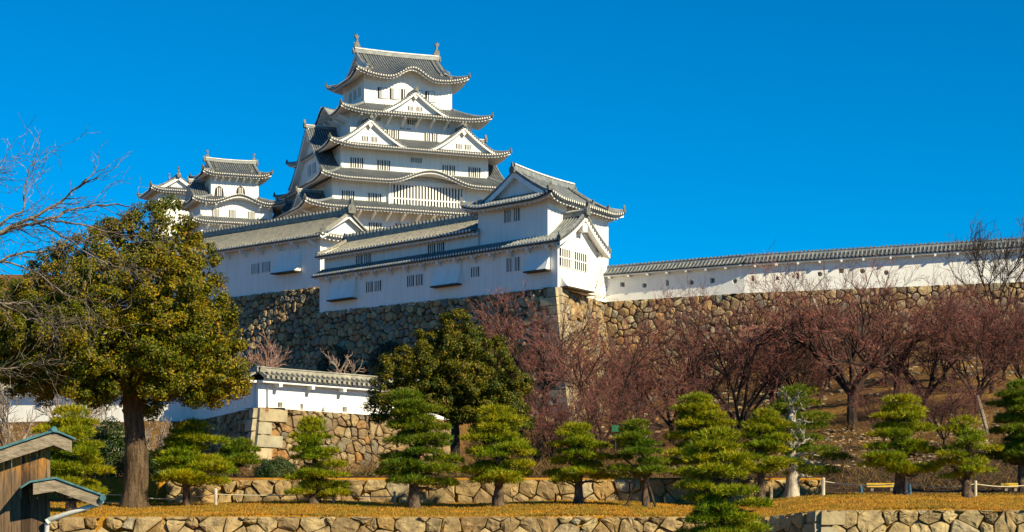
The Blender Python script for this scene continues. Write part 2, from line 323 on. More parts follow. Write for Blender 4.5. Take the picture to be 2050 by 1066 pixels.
def bell_window(par, S, x, z, w_, h):
    mb = MB(); half = [(.5, 0), (.46, .45), (.4, .75), (.2, .93), (0, 1)]; P = half + [(-a, b) for a, b in half[::-1][1:]]
    P = [(a * w_, (b - .5) * h) for a, b in P]; d3 = np.array((*S.d, 0)); o3 = np.array(S.P(x, 0, z)); n3 = np.array((*S.n, 0))
    mb.extrude([(a * 1.25, b * 1.13) for a, b in P], o3 + n3 * .02, d3, (0, 0, 1), .08, 2); mb.extrude(P, o3 + n3 * .05, d3, (0, 0, 1), .06, 1)
    for k in range(-1, 2): S.box(mb, x + k * w_ * .23 - .05, x + k * w_ * .23 + .05, .08, .14, z - h * .5, z + h * .38, 0)
    return mb.build('window', [M['plaster'], M['void'], M['timber']], par)
def chute(par, S, x0, x1, z0, z1, out=.75, T=None):         # stone-dropping chute: flared hood, open below
    mb = MB(T); zs = np.linspace(z1, z0, 7); o = .12 + (out - .12) * np.linspace(0, 1, 7) ** 1.7
    f = np.array([[S.P(x, a, z) for x in (x0, x1)] for a, z in zip(o, zs)]); mb.grid(f, 0)
    for x in (x0, x1): mb.grid(np.array([[S.P(x, -.02, z), S.P(x, a, z)] for a, z in zip(o, zs)]), 0)
    S.box(mb, x0 - .06, x1 + .06, -.02, out + .06, z0 - .12, z0 - .002, 1)
    return mb.build('stone_drop_chute', [M['plaster'], M['timber']], par)
def brackets(par, S, xs, ztop, depth, drop=1.1, T=None, w_=.28):
    for x in xs:
        mb = MB(T); a, b = x - w_ / 2, x + w_ / 2
        V = []
        for xx in (a, b): V += [S.P(xx, -.02, ztop - drop), S.P(xx, -.02, ztop - drop * .45), S.P(xx, depth, ztop), S.P(xx, depth, ztop - .3), S.P(xx, depth * .45, ztop - drop * .62)]
        mb.add(V, [[0, 1, 2, 3, 4]]); mb.add(V, [[9, 8, 7, 6, 5]]); mb.add(V, [[i, i + 5, (i + 1) % 5 + 5, (i + 1) % 5] for i in range(5)])
        mb.build('bracket', [M['plaster']], par)
def dormer(par, S, x, zf, w_, H, front, back, p=.42, wins=True, name='dormer_gable', mats=None, T=None, fin=1.0, rec=.7, thin=.42):
    """Triangular gable: S = the wall face (o outwards). Ridge from o=front back to o=back."""
    mats = mats or ROOF; mb = MB(T); u = np.linspace(0, 1, 9); zz = zf + H * (1 - u) ** 1.3
    L = front - back; k = np.arange(int(L / p) + 1); ys = (k[:, None] * p + np.array([a for a, _ in RIB]) * p).ravel(); hh = np.tile([h * .12 for _, h in RIB], len(k)); kk = np.tile(np.arange(5), len(k))
    o = ys < L; ys, hh, kk = ys[o], hh[o], kk[o]
    for sg in (-1, 1):
        P = np.array([[S.P(x + sg * w_ * a, front - y, z + h) for y, h in zip(ys, hh)] for a, z in zip(u, zz)])
        mb.grid(P, np.where(kk[:-1] == 0, 0, 1)[None], flip=sg > 0)
        for a in np.arange(.06, 1, .42 / w_ * .8):            # round tile ends along the rake
            z = zf + H * (1 - a) ** 1.3; c = .11
            S.box(mb, x + sg * w_ * a - c, x + sg * w_ * a + c, front - .05, front + .14, z - .06, z + .17, 4 if int(a * 1000) % 2 else 1)
    root = mb.build(name, mats, par)
    mb = MB(T)
    for sg in (-1, 1):
        up = np.array([S.P(x + sg * w_ * a, front, z) for a, z in zip(u, zz - .05)]); lo = np.array([S.P(x + sg * w_ * a, front, z) for a, z in zip(u, zz - thin - .08)])
        lb = np.array([S.P(x + sg * w_ * a, front - rec, z) for a, z in zip(u, zz - thin - .08)])
        mb.grid(np.stack([up, lo, lb]), 0)
    pts = [S.P(x - w_ * a, front - rec, z) for a, z in zip(u[::-1], (zz - .1)[::-1])] + [S.P(x + w_ * a, front - rec, z) for a, z in zip(u[1:], (zz - .1)[1:])]
    c = S.P(x, front - rec, zf - .3); n = len(pts); mb.add([c] + pts, [[0, i, i + 1] for i in range(1, n)])
    g = [(-.16, .1), (.16, .1), (.34, -.35), (.2, -.62), (.0, -.85), (-.2, -.62), (-.34, -.35)]
    mb.extrude([(a * H * .28, b * H * .3) for a, b in g], np.array(S.P(x, front - rec * .3, zf + H - .45)), (*S.d, 0), (0, 0, 1), .14)
    mb.build('gable_wall', [M['plaster']], root)
    mb = MB(T); main_ridge(mb, S.P(x, front + .1, zf + H + .02), S.P(x, back, zf + H + .02), .2, .42); oni(mb, np.array(S.P(x, front + .22, zf + H)), np.array((*S.n, 0)), .55 * fin); mb.build('ridge', mats, root)
    if wins:
        Sg = Side(np.array(S.P(0, front - rec, 0))[:2], S.d, S.n)
        for sx in (-1, 1): lattice(root, Sg, x + sx * w_ * .13, zf + H * .22, w_ * .16, H * .2, 3, T)
    return root
SIDES = {'S': ((-1, -1), (1, 0), (0, 1)), 'E': ((1, -1), (0, 1), (-1, 0)), 'N': ((1, 1), (-1, 0), (0, -1)), 'W': ((-1, 1), (0, -1), (1, 0))}
def rect_roof(par, cx, cy, a, b, z0, rise, ra=None, rb=None, g=None, wall=None, U=.8, lw=4, c=.35, bumps={}, p=.42, mats=None, T=None, raf=.55, th=.28, ridge_h=.75, orn='fish', orn_s=.8, rows=6, sides='SENW'):
    """Hipped skirt roof (ra, rb = horizontal run at W/E and S/N), or hip-and-gable roof with gables set in by g (ridge along x)."""
    mats = mats or ROOF; mr, me = MB(T), MB(T); wa, wb = wall; pan = {}
    for k in sides:
        (sx, sy), d, n = SIDES[k]; A = (cx + sx * a, cy + sy * b); L = 2 * (a if k in 'SN' else b); ov = (b - wb) if k in 'SN' else (a - wa)
        if g is None:
            run, adj = (rb, ra) if k in 'SN' else (ra, rb); q = Panel(A, d, n, L, z0, run, rise, c, None, adj / run, adj / run, None, None, U, lw, bumps.get(k), p, .12, ov, th)
        elif k in 'SN': q = Panel(A, d, n, L, z0, b, rise, c, b, 1, 1, g, g, U, lw, bumps.get(k), p, .12, ov, th)
        else: q = Panel(A, d, n, L, z0, b, rise, c, g + .5, 1, 1, None, None, U, lw, bumps.get(k), p, .12, ov, th)
        q.tiles(mr, rows); q.eaves(me, raf); pan[k] = q
        if q.bump:
            xs = np.linspace(q.bump[0] - q.bump[1], q.bump[0] + q.bump[1], 25); up = q.P(xs, np.full(25, ov + .02), -.05); lo_ = up.copy(); lo_[:, 2] = z0 - .1; me.grid(np.stack([lo_, up]), 0)
        if g is None or k in 'SN':
            q.hip(mr, True)
            if g is not None: q.hip(mr, False)
    if g is not None:
        zr = z0 + rise; x0, x1 = cx - a + g, cx + a - g
        main_ridge(mr, (x0 - .1, cy, zr), (x1 + .1, cy, zr), .3, ridge_h, .12)
        for xx, sg in ((x0, -1), (x1, 1)):
            if orn == 'fish': fish(mr, (xx - sg * .3, cy, zr + ridge_h * .9), (sg, 0, 0), orn_s)
            oni(mr, (xx + sg * .3, cy, zr - .1), (sg, 0, 0), .6)
            for kk in 'SN':                                  # verge ridges down the gable edge
                q = pan[kk]; left = (kk == 'S') == (sg < 0); qq = np.linspace(g * .6, b, 8); xq = np.full(8, g + .25 if left else q.L - g - .25)
                pts = q.P(xq, qq, 0)[::-1]; mr.sweep(pts, [(-.2, 0), (-.2, .24), (0, .36), (.2, .24), (.2, 0)], 1); oni(mr, pts[-1], nrm(pts[-1] - pts[-2]), .42)
                pts = q.P(np.full(8, g + 1.25 if left else q.L - g - 1.25), qq[:] * .72 + b * .28, 0)[::-1]; mr.sweep(pts, [(-.16, 0), (-.16, .26), (0, .34), (.16, .26), (.16, 0)], 4); oni(mr, pts[-1], nrm(pts[-1] - pts[-2]), .4)
        for xx, sg in ((x0, -1), (x1, 1)):
            mg = MB(T); qs = np.linspace(g, b, 8); up = pan['S'].z(np.full(8, a), qs)
            for off, yy in ((-1, -1), (1, 1)):
                y = cy + yy * (b - qs); A1 = np.stack([np.full(8, xx), y, up - .02], -1); B1 = A1 - (0, 0, .5); C1 = B1 - np.array((sg * .6, 0, 0)); mg.grid(np.stack([A1, B1, C1]), 0)
            pts = [(xx - sg * .6, cy - (b - q), z - .05) for q, z in zip(qs, up)] + [(xx - sg * .6, cy + (b - q), z - .05) for q, z in zip(qs[::-1], up[::-1])]
            mg.poly(pts if sg > 0 else pts[::-1], 0); mg.build('gable_wall', [M['plaster']], par)
    r = mr.build('roof', mats, par); me.build('eaves', [M['plaster']], par)
    return pan
def wall_box(par, x0, x1, y0, y1, z0, z1, T=None, name='wall'):
    mb = MB(T); mb.box(x0, x1, y0, y1, z0, z1); return mb.build(name, [M['plaster']], par)

# ------------------------------------------------------------------ terrain
BND = np.array([(-80, 112), (-34, 108.5), (-18.5, 105), (-12.7, 90), (-7.57, 94), (2, 101.5), (6, 104.6)])
def sst(x, a, b): t = np.clip((x - a) / (b - a), 0, 1); return t * t * (3 - 2 * t)
def gz(x, y):
    x, y = np.broadcast_arrays(np.asarray(x, float), np.asarray(y, float))
    wy = np.where(x > 8.25, 47.6, np.where(x > 7.25, 50.4 - (x - 7.25) * 2.8, 50.4)); z = np.where(y < wy, 0.0, 1.5 + .38 * np.clip((y - wy) / 8.5, 0, 1))
    z = z + .06 * np.sin(x * .7) * (y > wy) * (y < 60) + np.where(y > wy, .2 * sst(x, 7, 9.5), 0)
    z = np.where((y > 60.3) & (x < 10.4), 2.72, z); ramp_r = 1.5 + .38 * np.clip((y - wy) / 8.5, 0, 1) + .2
    far = sst(y, 62, 90); yb = np.interp(x, BND[:, 0], BND[:, 1])
    left = 2.75 + .5 * far + np.where(x < -19, 3.2, 0) * sst(y, 84, 104); left = np.where(y > yb + .5, 6.45 + np.clip(y - yb, 0, 90) * .05, left)
    hb = 8.0 + 7.0 * sst(x, 4, 30); right = 2.75 + (hb - 2.75) * np.clip((y - 70) / 78, 0, 1.1) ** 1.05
    mx = sst(x, 1, 8); zz = left * (1 - mx) + right * mx
    z = np.where((y > 57) & (x >= 10.4), ramp_r + (zz - ramp_r) * np.clip((y - 57) / 16, 0, 1), np.where(y > 61.5, zz, z)); z = np.where(y > 185, z + 22 * sst(y, 190, 250) * sst(-x, -60, 30), z)
    return np.where(y > 420, z * (1 - sst(y, 420, 600)), z)
def build_ground():
    ys = np.unique(np.concatenate([np.linspace(-60, 46, 30), np.arange(46, 62, .35), (47.58, 47.62, 50.38, 50.42, 60.28, 60.32), np.arange(62, 190, 1.0), np.linspace(190, 600, 60)]))
    xs = np.unique(np.concatenate([np.linspace(-400, -60, 20), np.arange(-60, 70, .8), (8.24, 8.26, 10.38, 10.42), np.linspace(70, 400, 20)]))
    X, Y = np.meshgrid(xs, ys); Z = gz(X, Y); Z += np.where(Y > 62, rng.normal(0, .05, X.shape), 0)
    P = np.stack([X, Y, Z], -1); mi = np.where(ys[:-1, None] < 47, 2, np.where(ys[:-1, None] < np.where(xs[None, :-1] > 10.35, 58.6, 61.2), 0, np.where((ys[:-1, None] < 84) & (xs[None, :-1] > -14), 3, 1)))  # last index: zone behind the pines, tree shade put into the ground colour
    mb = MB(); mb.grid(P, mi); o = mb.build('ground', [M['grass'], M['slope'], M['lawn'], M['soil_shade']], smooth=True); tag(o, None, None, kind='structure')
    mb = MB(); s = 3000
    for x0, x1, y0, y1 in ((-s, -400, -s, s), (400, s, -s, s), (-400, 400, -s, -60), (-400, 400, 600, s)): mb.poly([(x0, y0, 0), (x1, y0, 0), (x1, y1, 0), (x0, y1, 0)])
    tag(mb.build('plain', [M['lawn']]), None, None, kind='structure')
build_ground()
def gpt(px, D, dz=0): x = (px - CX) / F_PX * D; return np.array((x, D, float(gz(x, D)) + dz))

# ------------------------------------------------------------------ stone walls
def clip_poly(P, px, py, nx, ny):
    out = []; n = len(P)
    for i in range(n):
        a, b = P[i], P[(i + 1) % n]; da = (a[0] - px) * nx + (a[1] - py) * ny; db = (b[0] - px) * nx + (b[1] - py) * ny
        if da <= 0: out.append(a)
        if da * db < 0: t = da / (da - db); out.append((a[0] + (b[0] - a[0]) * t, a[1] + (b[1] - a[1]) * t))
    return out
def cells(L, H, cw, ch, jit, seed):
    r = random.Random(seed); nx, ny = max(1, int(L / cw)), max(1, int(H / ch)); cw, ch = L / nx, H / ny; pts = {}
    for j in range(-1, ny + 1):
        for i in range(-1, nx + 1): pts[i, j] = ((i + .5 + (.5 if j % 2 else 0) - .25 + r.uniform(-jit, jit)) * cw, (j + .5 + r.uniform(-jit, jit)) * ch, r.uniform(-1, 1))
    for (i, j), (x, y, wt) in pts.items():
        P = [(max(0, x - 2 * cw), max(0, y - 2 * ch)), (min(L, x + 2 * cw), max(0, y - 2 * ch)), (min(L, x + 2 * cw), min(H, y + 2 * ch)), (max(0, x - 2 * cw), min(H, y + 2 * ch))]
        if P[0][0] >= P[1][0] or P[0][1] >= P[2][1]: continue
        for di in (-2, -1, 0, 1, 2):
            for dj in (-2, -1, 0, 1, 2):
                q = pts.get((i + di, j + dj))
                if q is None or (di == 0 and dj == 0): continue
                f = .5 + .17 * (wt - q[2]); nxx, nyy = q[0] - x, q[1] - y
                P = clip_poly(P, x + nxx * f, y + nyy * f, nxx, nyy)
                if len(P) < 3: break
            if len(P) < 3: break
        if len(P) >= 3: yield np.array(P)
def stone_path(name, label, pts, ztop, zbot, batter=.2, curve=1.0, cw=.8, ch=.65, jit=.33, thick=.16, gap=.035, m='stone', corners=(), cs=(.75, 1.7, 1.0), seed=1, back=1.5, group=None, topm='joint', soft=.06, flat=.9, edge=.25):
    pts = np.array(pts, float); n = len(pts); zt = np.broadcast_to(ztop, n); zb = np.broadcast_to(zbot, n)
    tg = [nrm(pts[i + 1] - pts[i]) for i in range(n - 1)]; nr = [np.array((t[1], -t[0])) for t in tg]; wv = []
    for i in range(n):
        if i == 0: wv.append(nr[0])
        elif i == n - 1: wv.append(nr[-1])
        else: wv.append(np.linalg.solve(np.array([nr[i - 1], nr[i]]), np.ones(2)))
    root = MB()
    def off(h): return batter * h ** curve
    for i in range(n - 1):
        A, B = pts[i], pts[i + 1]; L = np.linalg.norm(B - A); H = max(zt[i] - zb[i], zt[i + 1] - zb[i + 1])
        def Mp(s, h, d, A=A, B=B, i=i, L=L):
            s = np.asarray(s) / L; o = off(np.maximum(h, 0)); a = A + wv[i] * np.asarray(o)[..., None]; b = B + wv[i + 1] * np.asarray(o)[..., None]
            q = a * (1 - s)[..., None] + b * s[..., None] + nr[i] * np.asarray(d)[..., None]; z = zt[i] * (1 - s) + zt[i + 1] * s - h
            return np.concatenate([q, z[..., None]], -1)
        gs, gh = np.meshgrid(np.linspace(0, L, 12), np.linspace(0, H, 8)); root.grid(Mp(gs, gh, np.full(gs.shape, -.05)), 1)
        tb = np.array([[Mp(np.array([s]), np.array([0.]), np.array([d]))[0] for s in np.linspace(0, L, 6)] for d in (-.05, -back)]); root.grid(tb, 1)
        for P in cells(L, H, cw, ch, jit, seed * 31 + i):
            c = P.mean(0); k = len(P); rr = np.abs(P - c).max() + 1e-6
            if rr < .04: continue
            sh = max(.6, 1 - gap / rr); tw = rng.uniform(.6, 1.25) * thick; ti = rng.normal(0, .32 * thick, 2)
            # rounded outline
            Q = np.empty((2 * k, 2)); Q[::2] = P; Q[1::2] = (P + np.roll(P, -1, 0)) / 2; Q[::2] = Q[::2] * (1 - 2 * soft) + soft * (np.roll(P, 1, 0) + np.roll(P, -1, 0)); Q += rng.normal(0, .012 * rr, Q.shape) ; k2 = 2 * k
            Q = c + (Q - c) * sh; rings = []
            for sc_, dd in ((1, -.05), (.985, edge), (flat, .8), (.55, 1.0)):
                R_ = c + (Q - c) * sc_; D = dd * tw + ((R_ - c) @ ti / rr if dd > .5 else 0) + (rng.normal(0, .10 * thick, k2) if .5 < dd else 0); rings.append(Mp(R_[:, 0], R_[:, 1], np.zeros(k2) + D))
            V = np.vstack(rings + [Mp(c[:1], c[1:], np.array([tw * 1.02]))]); Fq = []
            for a in range(3):
                for e in range(k2): f = (e + 1) % k2; Fq.append((a * k2 + e, a * k2 + f, (a + 1) * k2 + f, (a + 1) * k2 + e))
            b0 = root.n; root.add(V, Fq, 0); root.f.append((np.array([(3 * k2 + e, 3 * k2 + (e + 1) % k2, 4 * k2) for e in range(k2)]) + b0, np.zeros(k2, int)))
        for ci in corners:                                       # long squared stones laced round a corner
            if ci not in (i, i + 1): continue
            h = 0; lay = 0
            while h < H:
                hh = cs[0] * rng.uniform(.85, 1.15); ln = cs[1] if (lay + (ci == i)) % 2 else cs[2]; ln *= rng.uniform(.9, 1.1); s0, s1 = (-.04, ln) if ci == i else (L - ln, L + .04)
                V = []
                for d in (-.03, thick * 1.25):
                    e = .0 if d < 0 else .03
                    for s_, q in ((s0 + e, h + .02 + e), (s1 - e, h + .02 + e), (s1 - e, min(h + hh, H) - .02), (s0 + e, min(h + hh, H) - .02)): V.append(Mp(np.array([s_]), np.array([q]), np.array([d + rng.uniform(-.01, .03)]))[0])
                root.hexa(V, 2); h += hh; lay += 1
    o = root.build(name, [M[m], M['joint'] if topm == 'joint' else M[topm], M['stone_corner']], smooth=False)
    return tag(o, label, 'stone wall', group)
# ------------------------------------------------------------------ the main keep
def frame_hit(loc, ang, px, py, a=None, b=None):               # a pixel -> (free local coordinate, z) on the wall plane a=const or b=const
    c, s = math.cos(ang), math.sin(ang); k = (px - CX) / F_PX     # X = k Y
    # X = lx + c a - s b ; Y = ly + s a + c b
    if b is not None: v = (k * (loc[1] + c * b) - loc[0] + s * b) / (c - k * s); Y = loc[1] + s * v + c * b
    else: v = (k * (loc[1] + s * a) - loc[0] - c * a) / (-s - k * c); Y = loc[1] + s * a + c * v
    return v, CAMZ + (HZ - py) / F_PX * Y
ANG = R(23); k0 = at(805, 1000, 295)[:2]
KL = (k0[0] - .6 * math.cos(ANG) - .8 * math.sin(ANG), k0[1] - .6 * math.sin(ANG) + .8 * math.cos(ANG), 40.5)
keep = thing('castle_keep', 'tallest white castle keep, five tiers of grey tiled roofs with curved gables', 'castle keep', KL, ANG)
TI = [  # wall a,b | eave a,b z0 | run a,b | rise | wall bottom
    ('E', 16.8, 11.3, 19.9, 14.3, 47.2, 5.5, 4.0, 1.7, 40.5), ('D', 14.3, 10.3, 17.0, 13.3, 51.9, 4.5, 4.3, 2.2, 48.0),
    ('C', 12.5, 9.0, 15.2, 12.0, 57.3, 4.8, 4.7, 2.4, 53.2), ('B', 10.4, 7.3, 12.8, 10.0, 63.2, 5.3, 4.4, 2.2, 59.0)]
for nme, wa, wb, ea, eb, z0, ra, rb, rise, zb in TI:
    bm = {}
    if nme == 'D': bm = {'S': (ea + 1.3, 8.2, 2.0), 'N': (ea - 1.3, 8.2, 2.0)}
    if nme == 'B': bm = {'W': (eb, 5.2, 2.1), 'E': (eb, 5.2, 2.1)}
    rect_roof(keep, 0, 0, ea, eb, z0, rise, ra, rb, None, (wa, wb), .75, 5, .35, bm)
    wall_box(keep, -wa, wa, -wb, wb, zb, z0 + .35)
    S = Side((0, -wb), (1, 0), (0, -1)); W_ = Side((-wa, 0), (0, -1), (-1, 0))
    if nme in 'EB':
        brackets(keep, S, np.arange(-wa + 1.2, wa - .5, 2.45), z0 - .3, eb - wb - .5, 1.3); brackets(keep, W_, np.arange(-wb + 1.2, wb, 2.6), z0 - .3, ea - wa - .5, 1.3)
rect_roof(keep, 0, 0, 9.6, 8.0, 69.5, 5.2, None, None, 2.4, (7.5, 5.6), 1.0, 5, .42, {'S': (9.6, 4.4, 1.7), 'N': (9.6, 4.4, 1.7)}, orn_s=1.05)
wall_box(keep, -7.5, 7.5, -5.6, 5.6, 64.3, 70.1)
S = Side((0, -10.0), (1, 0), (0, -1)); dormer(keep, S, .1, 63.75, 5.6, 3.5, -1.0, -5.0)
S = Side((0, -12.0), (1, 0), (0, -1))
for x in (-8.2, 7.6): dormer(keep, S, x, 57.75, 6.0, 4.0, -.9, -5.2)
W_ = Side((-15.3, 0), (0, -1), (-1, 0)); dormer(keep, W_, 0, 53.3, 10.2, 8.6, .2, -6, wins=True, fin=1.5, rec=1.0, thin=.6)
W_ = Side((-18.3, 0), (0, -1), (-1, 0)); dormer(keep, W_, 5.6, 47.9, 4.2, 2.6, .2, -4.0); dormer(keep, W_, -5.6, 47.9, 4.2, 2.6, .2, -4.0)
E_ = Side((15.3, 0), (0, 1), (1, 0)); dormer(keep, E_, 0, 53.3, 10.2, 8.6, .2, -6, fin=1.5, rec=1.0, thin=.6)
WN = {5.6: [(766, 187), (790, 189), (813, 190.5), (837, 192), (861, 194.5)], 7.3: [(780, 270), (793, 271), (855, 276), (870, 277)], 9.0: [(707, 326), (721, 327), (761, 331), (775, 332), (891, 341), (905, 342), (943, 345), (956, 346.5)],
      10.3: [(690, 392), (703, 393), (743, 397), (757, 398.5)], 11.3: [(702, 453), (744, 456), (758, 457), (797, 458), (812, 459.5)]}
for wb, L_ in WN.items():
    S = Side((0, -wb), (1, 0), (0, -1))
    for px, py in L_:
        u, z = frame_hit(KL, ANG, px, py, b=-wb)
        if wb == 5.6: lattice(keep, S, u, z, 1.55, 1.65, 4, shut=.58)
        else: lattice(keep, S, u, z, .95, 1.6, 2)
for wb, px, py, w_, h in ((7.3, 825, 245.5, 1.6, .8), (7.3, 756, 239, .9, .6), (9.0, 828, 321, .9, .8), (9.0, 839, 322, .9, .8), (7.3, 894, 252, .9, .6), (7.3, 805, 258, .7, .3), (7.3, 818, 259, .7, .3)):
    u, z = frame_hit(KL, ANG, px, py, b=-wb); lattice(keep, Side((0, -wb), (1, 0), (0, -1)), u, z, w_, h, 4)
for a, vs, z, wb in ((7.5, (-3.2, -.8, 1.6), 67.6, 0), (12.5, (-6, -3), 55.5, 0)):
    for v in vs: lattice(keep, Side((-a, 0), (0, -1), (-1, 0)), -v, z, 1.3, 1.5, 3)
# big lattice bay under the curved eave
S = Side((0, -10.3), (1, 0), (0, -1)); u0, za = frame_hit(KL, ANG, 778, 372, b=-10.8); u1, _ = frame_hit(KL, ANG, 931, 372, b=-10.8); zb_ = frame_hit(KL, ANG, 778, 420, b=-10.8)[1]
mb = MB(); S.box(mb, u0, u1, .002, .55, zb_ - .5, zb_); S.box(mb, u0, u0 + .45, .002, .55, zb_ + .002, 52.4); S.box(mb, u1 - .45, u1, .002, .55, zb_ + .002, 52.4); S.box(mb, u0 + .452, u1 - .452, .002, .55, za + .3, 52.4)
S.box(mb, u0 + .45, u1 - .45, .0, .06, zb_, za + .3, 1)
for x in np.arange(u0 + .7, u1 - .5, .52): S.box(mb, x - .12, x + .12, .25, .50, zb_ + .002, za + .298)
S.box(mb, u0 + .452, u1 - .452, .2, .44, (za + zb_) / 2 - .1, (za + zb_) / 2 + .1); mb.build('lattice_bay', [M['plaster'], M['timber']], keep)
# keep's stone base
def stone_base(par, loc, ang, a, b, zt, zb, bat=.25):
    mb = MB(); o = bat * (zt - zb); mb.hexa([(-a - o, -b - o, zb), (a + o, -b - o, zb), (a + o, b + o, zb), (-a - o, b + o, zb), (-a, -b, zt), (a, -b, zt), (a, b, zt), (-a, b, zt)]); mb.build('stone_base', [M['stone']], par)
stone_base(keep, KL, ANG, 17.0, 11.5, 40.49, 22)

# ------------------------------------------------------------------ the two small keeps on the left
SL = (*at(462, 1000, 292)[:2], 36.0)
def zpx(py, D): return CAMZ + (HZ - py) / F_PX * D
sk = thing('small_keep', 'small two storey white keep with arched bell windows left of the tall keep', 'castle tower', SL, ANG)
za_ = zpx(350, 288); zc_ = zpx(405, 287); ze_ = zpx(446, 286)
rect_roof(sk, 0, 0, 5.6, 4.4, za_, zpx(326, 292) - za_, None, None, 1.5, (3.9, 2.7), .5, 2.5, .4, p=.36, orn_s=.6, ridge_h=.5, raf=.5)
wall_box(sk, -3.9, 3.9, -2.7, 2.7, zpx(395, 289), za_ + .35)
S = Side((0, -2.7), (1, 0), (0, -1)); brackets(sk, S, np.arange(-3.3, 3.6, 1.15), za_ - .3, 1.2, .8)
for px in (438.7, 481.8): u, z = frame_hit(SL, ANG, px, 383.5, b=-2.7); bell_window(sk, S, u, z, 1.25, 1.55)
rect_roof(sk, 0, 0, 7.6, 5.6, zc_, zpx(392, 288) - zc_, 3.7, 2.9, None, (5.9, 4.0), .5, 3, .35, {'S': (7.6 + .2, 5.0, 1.25)}, p=.36, raf=.5)
wall_box(sk, -5.9, 5.9, -4.0, 4.0, zpx(440, 287), zc_ + .3)
S = Side((0, -4.0), (1, 0), (0, -1))
for px, py in ((431, 427), (465, 428.5), (503, 432)): u, z = frame_hit(SL, ANG, px, py, b=-4.0); lattice(sk, S, u, z, 1.05, 1.25, 4)
brackets(sk, S, (-5.2, -3.6, 3.6, 5.2), zc_ - .3, 1.1, .8)
W_ = Side((-6.6, 0), (0, -1), (-1, 0)); dormer(sk, W_, 0, zc_ + .5, 3.4, 3.2, .2, -2.5, p=.36, wins=False)
rect_roof(sk, 0, 0, 7.7, 6.0, ze_, 1.1, 1.8, 2.0, None, (6.0, 4.6), .4, 3, .3, p=.36, raf=.5)
wall_box(sk, -6.0, 6.0, -4.6, 4.6, 32, ze_ + .3)
S = Side((0, -4.6), (1, 0), (0, -1)); brackets(sk, S, np.arange(-5, 5.5, 2), ze_ - .3, 1.0, .8)
IL = (*at(348, 1000, 318)[:2], 34.0)
ik = thing('corner_keep', 'white tower farthest left, mostly hidden by the big evergreen, gable facing front', 'castle tower', IL, ANG)
zi = zpx(384, 314)
# ridge runs away from the viewer, so the hip-and-gable roof is built with x and y exchanged
TX = np.array(((0., -1.), (1., 0.)))
rect_roof(ik, 0, 0, 5.6, 5.2, zi, zpx(349, 312) - zi, None, None, 1.7, (4.0, 3.6), .5, 2.5, .4, p=.36, T=TX, orn_s=.6, ridge_h=.5, raf=.5)
wall_box(ik, -3.6, 3.6, -4.0, 4.0, 38, zi + .3)
S = Side((0, -4.0), (1, 0), (0, -1))
for px, py in ((340, 399), (364, 407)): u, z = frame_hit(IL, ANG, px, py, b=-4.0); lattice(ik, S, u, z, .9, .8, 3)

# ------------------------------------------------------------------ corner turret with its long wing (plan is not square: axes u, v)
ua, va = R(61), R(43)
U_ = np.array((math.cos(ua), math.sin(ua))); V_ = np.array((-math.sin(va), math.cos(va))); T = np.stack([U_, V_], 1); TC = at(1116.5, 1000, 155)[:2]
tur = thing('corner_turret', 'white two storey corner turret with long shaded wing standing on the stone rampart', 'castle turret', (*TC, 20.3))
def thit(px, py, a=None, b=None):
    k = (px - CX) / F_PX
    if a is not None: o = TC + U_ * a; d = V_
    else: o = TC + V_ * b; d = U_
    t = (k * o[1] - o[0]) / (d[0] - k * d[1]); return t, CAMZ + (HZ - py) / F_PX * (o + d * t)[1]
b_up, _ = thit(1096.6, 1000, a=.8); b_n, _ = thit(957, 1000, a=.8); LB = 34.0; a_e, _ = thit(1218, 1000, b=b_up)
# lower storey
mb = MB(T); mb.box(0, 7.6, 0, LB, 20.3, 24.35); mb.build('wall', [M['plaster']], tur)
zl = 24.25; rn, rs = 4.9, 2.75
mr, me = MB(T), MB(T)
f1 = Panel((-.9, b_up + .02), (0, -1), (1, 0), b_up + .92, zl, rn, rs, .3, None, 0, 0, U=0, p=.38, rh=.12, ov=.9)
f2 = Panel((-.9, LB + .5), (0, -1), (1, 0), LB + .5 - b_up - .02, zl, rn, rs, .3, 1.75, 0, 0, p=.38, rh=.12, ov=.9)
f3 = Panel((8.9, -.9), (0, 1), (-1, 0), b_up + .9, zl, rn, rs, .3, None, 0, 0, p=.38, rh=.12, ov=.9)
for q in (f1, f2, f3): q.tiles(mr, 5); q.eaves(me, .6)
main_ridge(mr, (4.0, -1.0, zl + rs), (4.0, b_up, zl + rs), .26, .5); oni(mr, (4.0, -1.1, zl + rs), (0, -1, 0), .8)
for sg, x0 in ((1, -.9), (-1, 8.9)):
    q = np.linspace(0, rn - .1, 8); pts = np.stack([x0 + sg * q, np.full(8, -.75), f1.z(np.full(8, 1.), q) + .03], -1); mr.sweep(pts[::-1], [(-.2, 0), (-.2, .22), (0, .32), (.2, .22), (.2, 0)], 1); oni(mr, pts[0], (-sg, 0, 0), .4)
    for a in np.arange(.15, rn, .38):
        z = float(f1.z(np.array([1.]), np.array([a]))[0]); x = x0 + sg * a; mr.box(x - .1, x + .1, -1.02, -.86, z - .12, z + .1, 4)
mr.build('lower_roof', ROOF, tur); me.build('lower_eaves', [M['plaster']], tur)
mb = MB(T); qs = np.linspace(0, rn, 9); zz = f1.z(np.full(9, 1.), qs)
for sg, x0 in ((1, -.9), (-1, 8.9)):
    A1 = np.stack([x0 + sg * qs, np.full(9, -.88), zz - .03], -1); B1 = A1 - (0, 0, .5); C1 = B1 + (0, .35, 0); D1 = C1.copy(); D1[:, 1] = -.02; D1[:, 2] += .2; mb.grid(np.stack([A1, B1, C1, D1]), 0)
o = .9; pts = [(0, -.006, 24.3)] + [(-.9 + q, -.006, z - .1) for q, z in zip(qs, zz) if q > .95] + [(8.9 - q, -.006, z - .1) for q, z in zip(qs[::-1], zz[::-1]) if q > 1.35] + [(7.6, -.006, 24.3)]
